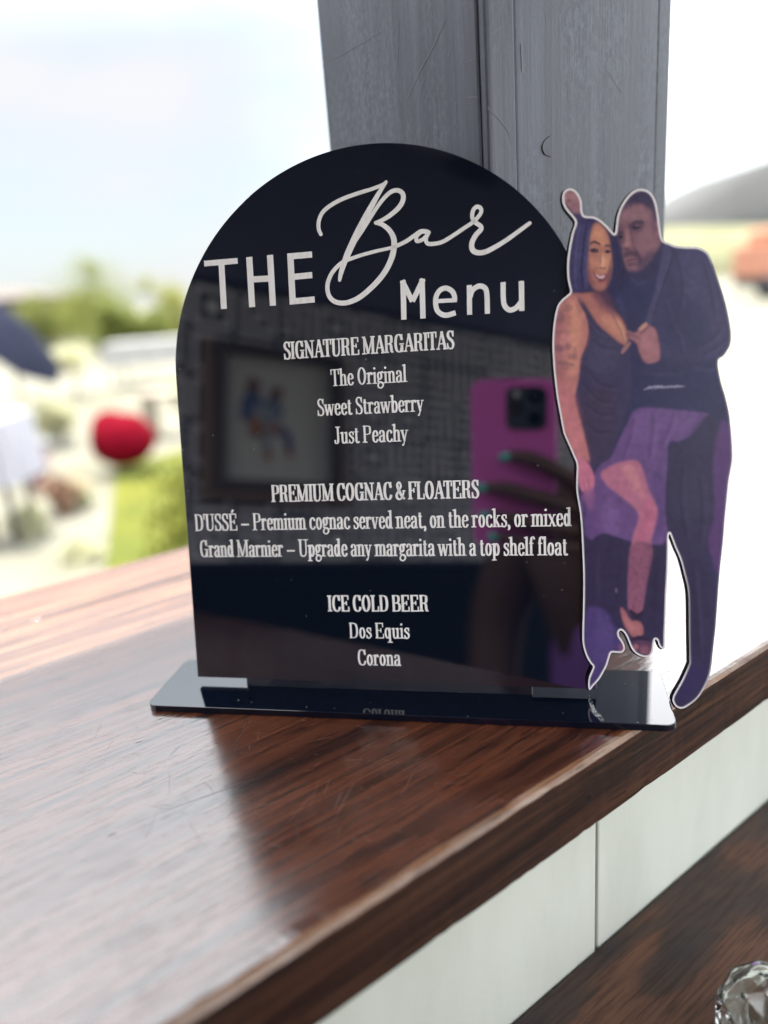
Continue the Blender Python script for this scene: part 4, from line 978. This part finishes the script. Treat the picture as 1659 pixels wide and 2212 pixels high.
# pelvis, spine, neck, head, both arms; z below is towards the sign
body = [
    mmv((70, -640, -330, 120), (70, -500, -330, 105), (68, -360, -330, 110), (66, -230, -330, 105), (66, -120, -330, 60), (64, -60, -325, 42), (62, 10, -318, 62), (60, 80, -312, 78), (60, 150, -315, 68)),
    mmv((66, -230, -330, 105), (200, -190, -335, 62), (250, -330, -300, 46), (215, -420, -215, 38), (130, -260, -90, 31), (80, -150, -38, 25), (58, -112, -22, 27), (46, -88, -16, 24)),
    mmv((66, -230, -330, 105), (-70, -190, -335, 62), (-125, -340, -330, 46), (-120, -470, -280, 38), (-110, -600, -240, 30)),
    mmv((70, -640, -330, 120), (150, -820, -330, 95), (150, -1150, -330, 62)),
    mmv((70, -640, -330, 120), (-10, -820, -330, 95), (-10, -1150, -330, 62)),
]
skin('body', body, M_skin, person)
fingers = [
    mmv((50, -84, -14, 12), (40, -62, -4, 9.5), (20, -46, 6, 8.2), (-3, -36, 6.5, 7.4), (-20, -35, 4.6, 6.2), (-25, -35.4, 4.2, 5.0)),
    mmv((54, -96, -14, 12), (38, -84, -2, 9.5), (6, -74, 7, 8.4), (-26, -66, 6.2, 7.4), (-42, -66, 4.6, 6.2), (-48, -66.3, 4.2, 5.0)),
    mmv((56, -112, -14, 12), (40, -106, -2, 9.2), (14, -102, 7, 8.2), (-20, -96, 6.2, 7.2), (-40, -94, 4.6, 6.0), (-46, -94, 4.2, 5.0)),
    mmv((58, -126, -14, 11), (42, -124, -2, 8.4), (18, -121, 6, 7.2), (-10, -119, 5.4, 6.4), (-32, -116, 4.2, 5.4), (-38, -115, 3.8, 4.6)),
    mmv((62, -118, -26, 14), (46, -100, -34, 10.5), (24, -84, -30, 9), (8, -74, -24, 7.2)),
]
hand = [skin('hand_finger', [f], M_skin, person) for f in fingers]
bpy.context.view_layer.update()
M_nail = mat('teal_nail', (.10, .62, .52), .2)
for f, tip, bs_ in ((0, (-32, -36.2), (-21, -35.2)), (1, (-56, -67), (-44, -66)), (2, (-53, -94.5), (-42, -94)), (3, (-44, -115), (-34.5, -115.6))):
    bm = bmesh.new(); n = 8
    rows = []
    for i in range(n+1):
        t = i/n; x = bs_[0]+(tip[0]-bs_[0])*t; y = bs_[1]+(tip[1]-bs_[1])*t
        w = 4.6*(1-.35*t**4) if 0 < i < n else (3.0 if i == 0 else 2.6)
        rows.append([bm.verts.new((x*mm, (y+w*s_)*mm, -(10.8-2.2*s_*s_-2.0*t*t)*mm)) for s_ in (-1, -.5, 0, .5, 1)])
    for i in range(n):
        for j in range(4): bm.faces.new((rows[i][j], rows[i][j+1], rows[i+1][j+1], rows[i+1][j]))
    ex = bmesh.ops.extrude_face_region(bm, geom=bm.faces[:])
    for v in ex['geom']:
        if isinstance(v, bmesh.types.BMVert): v.co.z += .0006
    bmesh.ops.recalc_face_normals(bm, faces=bm.faces[:])
    from_bm('nail', bm, M_nail, hand[f], True)
# head details, hair, dress
def ell(name, c, r, m, parent, seg=20):
    bm = bmesh.new(); bmesh.ops.create_uvsphere(bm, u_segments=seg, v_segments=seg//2, radius=1)
    for v in bm.verts: v.co = V((v.co.x*r[0]+c[0], v.co.y*r[1]+c[1], v.co.z*r[2]-c[2]))*mm
    return from_bm(name, bm, m, parent, True)
M_hair = mat('black_hair', (.012, .010, .012), .5)
ell('hair', (60, 118, -345), (92, 118, 82), M_hair, person)
ell('nose', (60, 62, -236), (10, 15, 12), M_skin, person)
M_eye = mat('eye', (.5, .48, .45), .2)
for x in (32, 88): ell('eye', (x, 84, -246), (12, 6, 6), M_eye, person, 12)
ell('mouth', (60, 30, -250), (20, 6, 6), mat('lips', (.2, .06, .06), .4), person, 12)
M_dress = mat('purple_dress', lin((160, 108, 196)), .7)
skin('dress', [mmv((150, -1080, -330, 260), (110, -900, -330, 200), (70, -640, -330, 135), (70, -500, -330, 118), (68, -360, -330, 124), (66, -245, -330, 116))], M_dress, person)
skin('sleeve', [mmv((200, -190, -335, 70), (250, -330, -300, 56), (215, -420, -215, 52), (150, -300, -115, 44))], M_dress, person)

# ------------------------------------------------------------------ outdoors
GZ = -1.25
def gnd(px): return on_z(px, GZ)
def groundmat(name, a, b, sc):
    m = mat(name, a, .9, **{'Specular IOR Level': .08}); g = G(m); g.color(g.ramp(g.noise(g.coord((sc,)*3), 1, 5, .6), [(.35, a), (.65, b)])); return m
gd = obj('ground', [(-1500, -1500, GZ-.004), (1500, -1500, GZ-.004), (1500, 1500, GZ-.004), (-1500, 1500, GZ-.004)], [(0, 1, 2, 3)], groundmat('pale_gravel', (.10, .097, .070), (.155, .147, .122), .45)); tag(gd, kind='structure')
lw_pts = [gnd(q) for q in ((250, 1010), (520, 935), (900, 930), (1050, 1160), (800, 1420), (380, 1500), (215, 1360))]
lawn = obj('lawn', [(p.x, p.y, GZ) for p in lw_pts], [tuple(range(len(lw_pts)))], groundmat('sunlit_grass', (.050, .062, .012), (.088, .088, .013), 1.3)); tag(lawn, kind='structure')
# grass tufts give the lawn a rough, soft edge
vs, fs = [], []
for k in range(5000):
    w = rng.dirichlet(np.ones(len(lw_pts))*.8); p = sum((w[i]*np.array(lw_pts[i]) for i in range(len(lw_pts))))
    h, a = rng.uniform(.03, .09), rng.uniform(0, 6.28); b = len(vs)
    vs += [(p[0]-.02*math.cos(a), p[1]-.02*math.sin(a), GZ), (p[0]+.02*math.cos(a), p[1]+.02*math.sin(a), GZ), (p[0]+rng.normal(0, .02), p[1]+rng.normal(0, .02), GZ+h)]
    fs.append((b, b+1, b+2))
tf = obj('grass', vs, fs, groundmat('grass_blade', (.05, .062, .012), (.088, .088, .013), 2)); tag(tf, kind='stuff')

def mk_tree(px_c, y, rx, rz, seed, label, c0, c1, name='leafy_tree'):
    c = at_y(px_c, y); r = random.Random(seed); s = y/F_PX
    rx, rz = rx*s, rz*s
    sh_ = name == 'pale_shrub'; t = empty(name, Matrix.Translation((c.x, c.y, GZ)), label, 'shrub' if sh_ else 'tree', 'pale shrubs along the path' if sh_ else 'trees beyond the lawn')
    base = V((0, 0, 0)); top = V((0, 0, c.z-GZ))
    tube('trunk', [base, base+V((.05, 0, top.z*.5)), top, top+V((0, 0, rz*.5))], [k_*(.2 if sh_ else 1) for k_ in (.13, .11, .08, .03)], mat('bark', (.06, .045, .03), .9), t)
    vs, fs = [], []; clumps = []
    for k in range(46):
        d = V((r.gauss(0, 1), r.gauss(0, 1), r.gauss(0, 1))).normalized()*(r.random()**.45)
        clumps.append((V((d.x*rx, d.y*rx, d.z*rz))+top, r.uniform(.22, .42)))
    for cc_, cs_ in clumps:
        for k in range(60 if sh_ else 120):
            d = V((r.gauss(0, 1), r.gauss(0, 1), r.gauss(0, .8)))*cs_*rx*.5
            p = cc_+d; a = V((r.gauss(0, 1), r.gauss(0, 1), r.gauss(0, 1))).normalized(); b_ = a.cross(V((r.random(), r.random(), 1))).normalized()
            q = r.uniform(.04, .09)*(.35 if sh_ else 1); n = len(vs); vs += [p-a*q, p+b_*q*.6, p+a*q, p-b_*q*.6]; fs.append((n, n+1, n+2, n+3))
    ml = groundmat('leaves', c0, c1, 1.1); g = G(ml); tl = g.n('ShaderNodeBsdfTranslucent'); mxs = g.n('ShaderNodeMixShader'); mxs.inputs[0].default_value = .45
    tl.inputs[0].default_value = (c1[0]*1.2, c1[1]*1.2, c1[2], 1)
    g.l(g.b.outputs[0], mxs.inputs[1]); g.l(tl.outputs[0], mxs.inputs[2]); g.l(mxs.outputs[0], ml.node_tree.nodes['Material Output'].inputs[0])
    obj('crown', vs, fs, ml, t)
mk_tree((205, 676), 30, 88, 96, 1, 'taller round green tree, left one behind the lawn', (.10, .125, .035), (.165, .18, .055))
mk_tree((365, 700), 26, 84, 98, 2, 'yellow-green bushy tree close beside the sign edge', (.13, .145, .036), (.19, .195, .055))
mk_tree((100, 700), 34, 80, 60, 9, 'wide low green tree beside the beige house', (.085, .105, .035), (.14, .155, .05))
mk_tree((275, 705), 24, 84, 62, 3, 'low green bush between the two trees', (.085, .105, .032), (.14, .16, .05), 'garden_bush')

def thing_box(name, label, cat, px_l, px_r, px_top, y, depth, mt, parts=()):
    a, b, tp = at_y((px_l, 800), y), at_y((px_r, 800), y), at_y(((px_l+px_r)/2, px_top), y)
    o = empty(name, Matrix.Translation(((a.x+b.x)/2, y, GZ)), label, cat); return o, (b.x-a.x)/2, tp.z-GZ
# beige house with a brick wing
h, hw2, hh2 = thing_box('house', 'beige house with a brick side wing at the far left', 'house', -190, 118, 645, 45, 6, None)
box('wall', (-hw2, 0, 0), (hw2, 7, hh2*.94), mat('beige_render', (.085, .070, .056), .8, **{'Specular IOR Level': .1}), h)
rf = [(-hw2-.4, -.5, hh2*.94), (hw2+.4, -.5, hh2*.94), (hw2+.4, 7.5, hh2*.94), (-hw2-.4, 7.5, hh2*.94), (-hw2*.6, 3.5, hh2*1.25), (hw2*.3, 3.5, hh2*1.25)]
obj('roof', rf, [(0, 1, 5, 4), (1, 2, 5), (2, 3, 4, 5), (3, 0, 4), (3, 2, 1, 0)], mat('pale_roof', (.10, .088, .078), .8, **{'Specular IOR Level': .1}), h)
box('brick_wing', (hw2+.01, .5, 0), (hw2+1.25, 6, hh2*.78), groundmat('red_brick', (.055, .030, .020), (.070, .040, .028), 3), h)
for wx in (-.35, .35): 
    wdw = box('window', (hw2*wx-.6, -.05, hh2*.35), (hw2*wx+.6, .02, hh2*.72), mat('window_frame', (.6, .6, .6), .5), h)
    box('pane', (hw2*wx-.5, -.07, hh2*.38), (hw2*wx+.5, -.055, hh2*.69), mat('pane', (.03, .04, .05), .05), wdw)
# half closed navy umbrella at the left edge
uc = at_y((10, 690), 8.5)
um = empty('patio_umbrella', Matrix.Translation((uc.x, uc.y, GZ)), 'tilted navy patio umbrella at the left edge', 'umbrella')
ht = uc.z-GZ; M_navy = mat('navy_canvas', (.010, .0115, .022), .9, **{'Specular IOR Level': .05})
vs, fs = [], []; nseg = 32; apex = V((.10, 0, ht)); tm = Matrix.Rotation(math.radians(50), 4, 'Y')
vs.append(apex)
for j, (rr_, dz) in enumerate(((.26, -.05), (.52, -.12), (.78, -.22))):
    for k in range(nseg):
        t = 2*math.pi*k/nseg; q = rr_*(1-.06*abs(math.sin(4*t))*(j == 2)); vs.append(apex + (tm @ V((q*math.cos(t), q*math.sin(t), dz))))
for k in range(nseg): fs.append((0, 1+k, 1+(k+1) % nseg))
for j in range(2):
    for k in range(nseg): a = 1+j*nseg+k; b = 1+j*nseg+(k+1) % nseg; fs.append((a, a+nseg, b+nseg, b))
cnp = obj('canopy', vs, fs, M_navy, um); sd = cnp.modifiers.new('t', 'SOLIDIFY'); sd.thickness = .01
tube('pole', [(0, 0, .03), (0, 0, ht*.8), (.1, 0, ht-.02)], .02, mat('pole_grey', (.3, .3, .3), .4, 1.5, .5), um)
tube('foot', [(0, 0, .0), (0, 0, .05)], .25, mat('stone_foot', (.3, .3, .3), .8), um, 20)
# white cloth tables
def cloth_table(px_l, px_r, px_top, y, depth, label, col=(.26, .257, .25)):
    o, w, hgt = thing_box('table', label, 'table', px_l, px_r, px_top, y, depth, None); o['group'] = 'cloth covered tables on the lawn side'
    top = box('tabletop', (-w+.02, .02, hgt-.035), (w-.02, depth-.02, hgt-.008), mat('table_wood', (.3, .2, .1), .6), o)
    for sx_ in (-1, 1):
        for yy in (.08, depth-.08): tube('leg', [(sx_*(w-.1), yy, 0), (sx_*(w-.1), yy, hgt-.035)], .02, mat('table_leg', (.1, .1, .1), .5), o)
    vs, fs = [], []; per = []
    for k in range(160):
        u = k/160*4; sd_, f = int(u), u-int(u)
        p = [(-w+2*w*f, 0), (w, depth*f), (w-2*w*f, depth), (-w, depth-depth*f)][sd_]; per.append(p)
    for k, p in enumerate(per):
        out = V((p[0], p[1]-depth/2, 0)).normalized()
        vs.append((p[0], p[1], hgt)); wv = .02+.02*math.sin(k*.75)
        vs.append((p[0]+out.x*wv, p[1]+out.y*wv, hgt-.5*min(1, hgt)))
    fs.append(tuple(range(0, 320, 2)))
    for k in range(160): a = 2*k; b = 2*((k+1) % 160); fs.append((a, a+1, b+1, b))
    obj('cloth', vs, fs, mat('cloth', col, .9, **{'Specular IOR Level': .1}), o); return o
cloth_table(228, 470, 735, 14, .9, 'long white cloth table in front of the far trees')
cloth_table(-150, -28, 915, 4.6, .45, 'white cloth table cut off by the left edge', (.30, .295, .33))
# beige bench
bo, bw, bh = thing_box('bench', 'low beige bench between the long white table and the red bean bag', 'bench', 285, 400, 850, 8.2, .4, None)
box('seat', (-bw, 0, bh-.07), (bw, .42, bh), mat('beige_wood', (.2, .17, .13), .8), bo, .01)
for sx_ in (-1, 1): box('leg', (sx_*bw*.8-.04, .04, 0), (sx_*bw*.8+.04, .38, bh-.071), mat('beige_leg', (.2, .17, .13), .8), bo)
# round red bean bag on the grass
c = at_y((240, 950), 6.4)
bb_ = bmesh.new(); bmesh.ops.create_icosphere(bb_, subdivisions=4, radius=1)
for v in bb_.verts:
    q = v.co.copy(); w = 1+.07*mnoise.noise(q*2.1)+.03*mnoise.noise(q*5)
    zz = q.z*.27 if q.z > 0 else q.z*.22
    v.co = V((q.x*.29*w, q.y*.26*w, zz*w+.28+.10*max(0, -q.x)*max(0, q.z+.3)))
bean = from_bm('bean_bag', bb_, mat('red_canvas', (.095, .0008, .006), .9, **{'Specular IOR Level': .05}), None, True)
bean.location = (c.x, 6.7, GZ); tag(bean, 'round bright red bean bag on the edge of the grass', 'bean bag')
# pale low shrubs along the path
shr = [((150, 780), 13, 44, 34), ((118, 905), 8.2, 40, 42), ((165, 1075), 5.6, 34, 40), ((60, 1130), 4.9, 40, 40), ((180, 1210), 4.3, 46, 40), ((395, 840), 11, 46, 40)]
lab = ['pale shrub farthest back on the path, under the trees', 'pale shrub on the path left of the red bean bag', 'pale shrub on the path nearer than the bean bag', 'pale shrub nearest the left edge table', 'pale shrub nearest the counter on the left', 'pale shrub behind the bench at the sign edge']
for i, (p_, yy, a_, b_) in enumerate(shr): mk_tree(p_, yy, a_, b_, 20+i, lab[i], (.34, .34, .22), (.46, .45, .33), 'pale_shrub')
# two small terracotta pots by the path
pot0 = None
for (px, lab) in (((118, 1000), 'small terracotta flower pot on the path, nearer the red bean bag'), ((66, 960), 'pink flower pot on the path behind the white table')):
    c = at_y(px, 5.4 if px[0] > 100 else 6.4)
    po = empty('flower_pot', Matrix.Translation((c.x, c.y, GZ)), lab, 'flower pot', 'flower pots along the path')
    pc = (.14, .075, .045) if px[0] > 100 else (.15, .08, .10)
    tube('pot', [(0, 0, .0), (0, 0, .02), (0, 0, .13), (0, 0, .15)], [.06, .065, .085, .09], mat('terracotta', pc, .8), po, 20)
    vs, fs = [], []; r = random.Random(int(px[0]))
    for k in range(260):
        d = V((r.gauss(0, .07), r.gauss(0, .07), .21+r.gauss(0, .05))); a = V((r.gauss(0, 1), r.gauss(0, 1), r.gauss(0, 1))).normalized()*.03; b_ = a.cross(V((.2, .3, 1))).normalized()*.02
        n = len(vs); vs += [d-a, d+b_, d+a, d-b_]; fs.append((n, n+1, n+2, n+3))
    obj('flowers', vs, fs,  mat('petals', tuple(min(1, c_*1.5) for c_ in pc), .8), po)['kind'] = 'stuff'
# right side: hazy grey hill, pale field bank, orange truck
def ridge(name, prof, y, depth, m):
    vs, fs = [], []; n = len(prof)
    for k in range(3):
        for px in prof:
            p = at_y(px, y); vs.append((p.x, y+depth*k/2, max(p.z, GZ)*(1 if k < 2 else .1)+(0 if k < 2 else GZ*.9)))
    for px in prof: p = at_y(px, y); vs.append((p.x, y-.2, GZ-.5))
    for k in range(2):
        for i in range(n-1): fs.append((k*n+i, k*n+i+1, (k+1)*n+i+1, (k+1)*n+i))
    for i in range(n-1): fs.append((3*n+i, 3*n+i+1, i+1, i))
    o = obj(name, vs, fs, m, None, True); tag(o, kind='structure'); return o
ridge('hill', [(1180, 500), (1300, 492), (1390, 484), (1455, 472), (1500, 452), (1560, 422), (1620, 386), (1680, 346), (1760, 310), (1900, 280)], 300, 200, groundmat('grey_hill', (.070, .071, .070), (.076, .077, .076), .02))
ridge('field', [(1180, 512), (1350, 500), (1440, 492), (1560, 490), (1700, 488), (1900, 486)], 70, 30, groundmat('dry_field', (.19, .193, .11), (.22, .215, .135), .3))
ty = 27
a, b = at_y((1628, 600), ty), at_y((1750, 484), ty)
tr_ = empty('truck', Matrix.Translation((a.x, ty, GZ)), 'orange truck with dark tyres cut off by the right edge', 'truck')
tw = b.x-a.x; th = b.z-GZ; M_or = mat('orange_paint', (.34, .16, .11), .8, **{'Specular IOR Level': .1})
box('body', (.15, 0, .75), (tw+1.5, 2, th*.78), M_or, tr_, .06)
box('cab', (.55, .15, th*.781), (tw+.6, 1.85, th), mat('pale_orange', (.36, .17, .11), .8, **{'Specular IOR Level': .1}), tr_, .12)
box('window', (.75, .1, th*.80), (tw+.4, .149, th*.93), mat('truck_glass', (.05, .05, .05), .6), tr_)
box('chassis', (.2, .1, .42), (tw+1.4, 1.9, .749), mat('chassis_black', (.02, .02, .025), .6), tr_)
for x in (.62, tw+.9): 
    wv = tube('wheel', [(x, -.05, .42), (x, .25, .42)], .42, mat('tyre', (.02, .02, .022), .8), tr_, 24)
    tube('rim', [(x, -.06, .42), (x, -.051, .42)], .2, mat('rim_grey', (.05, .05, .055), .8, **{'Specular IOR Level': .1}), wv, 16)
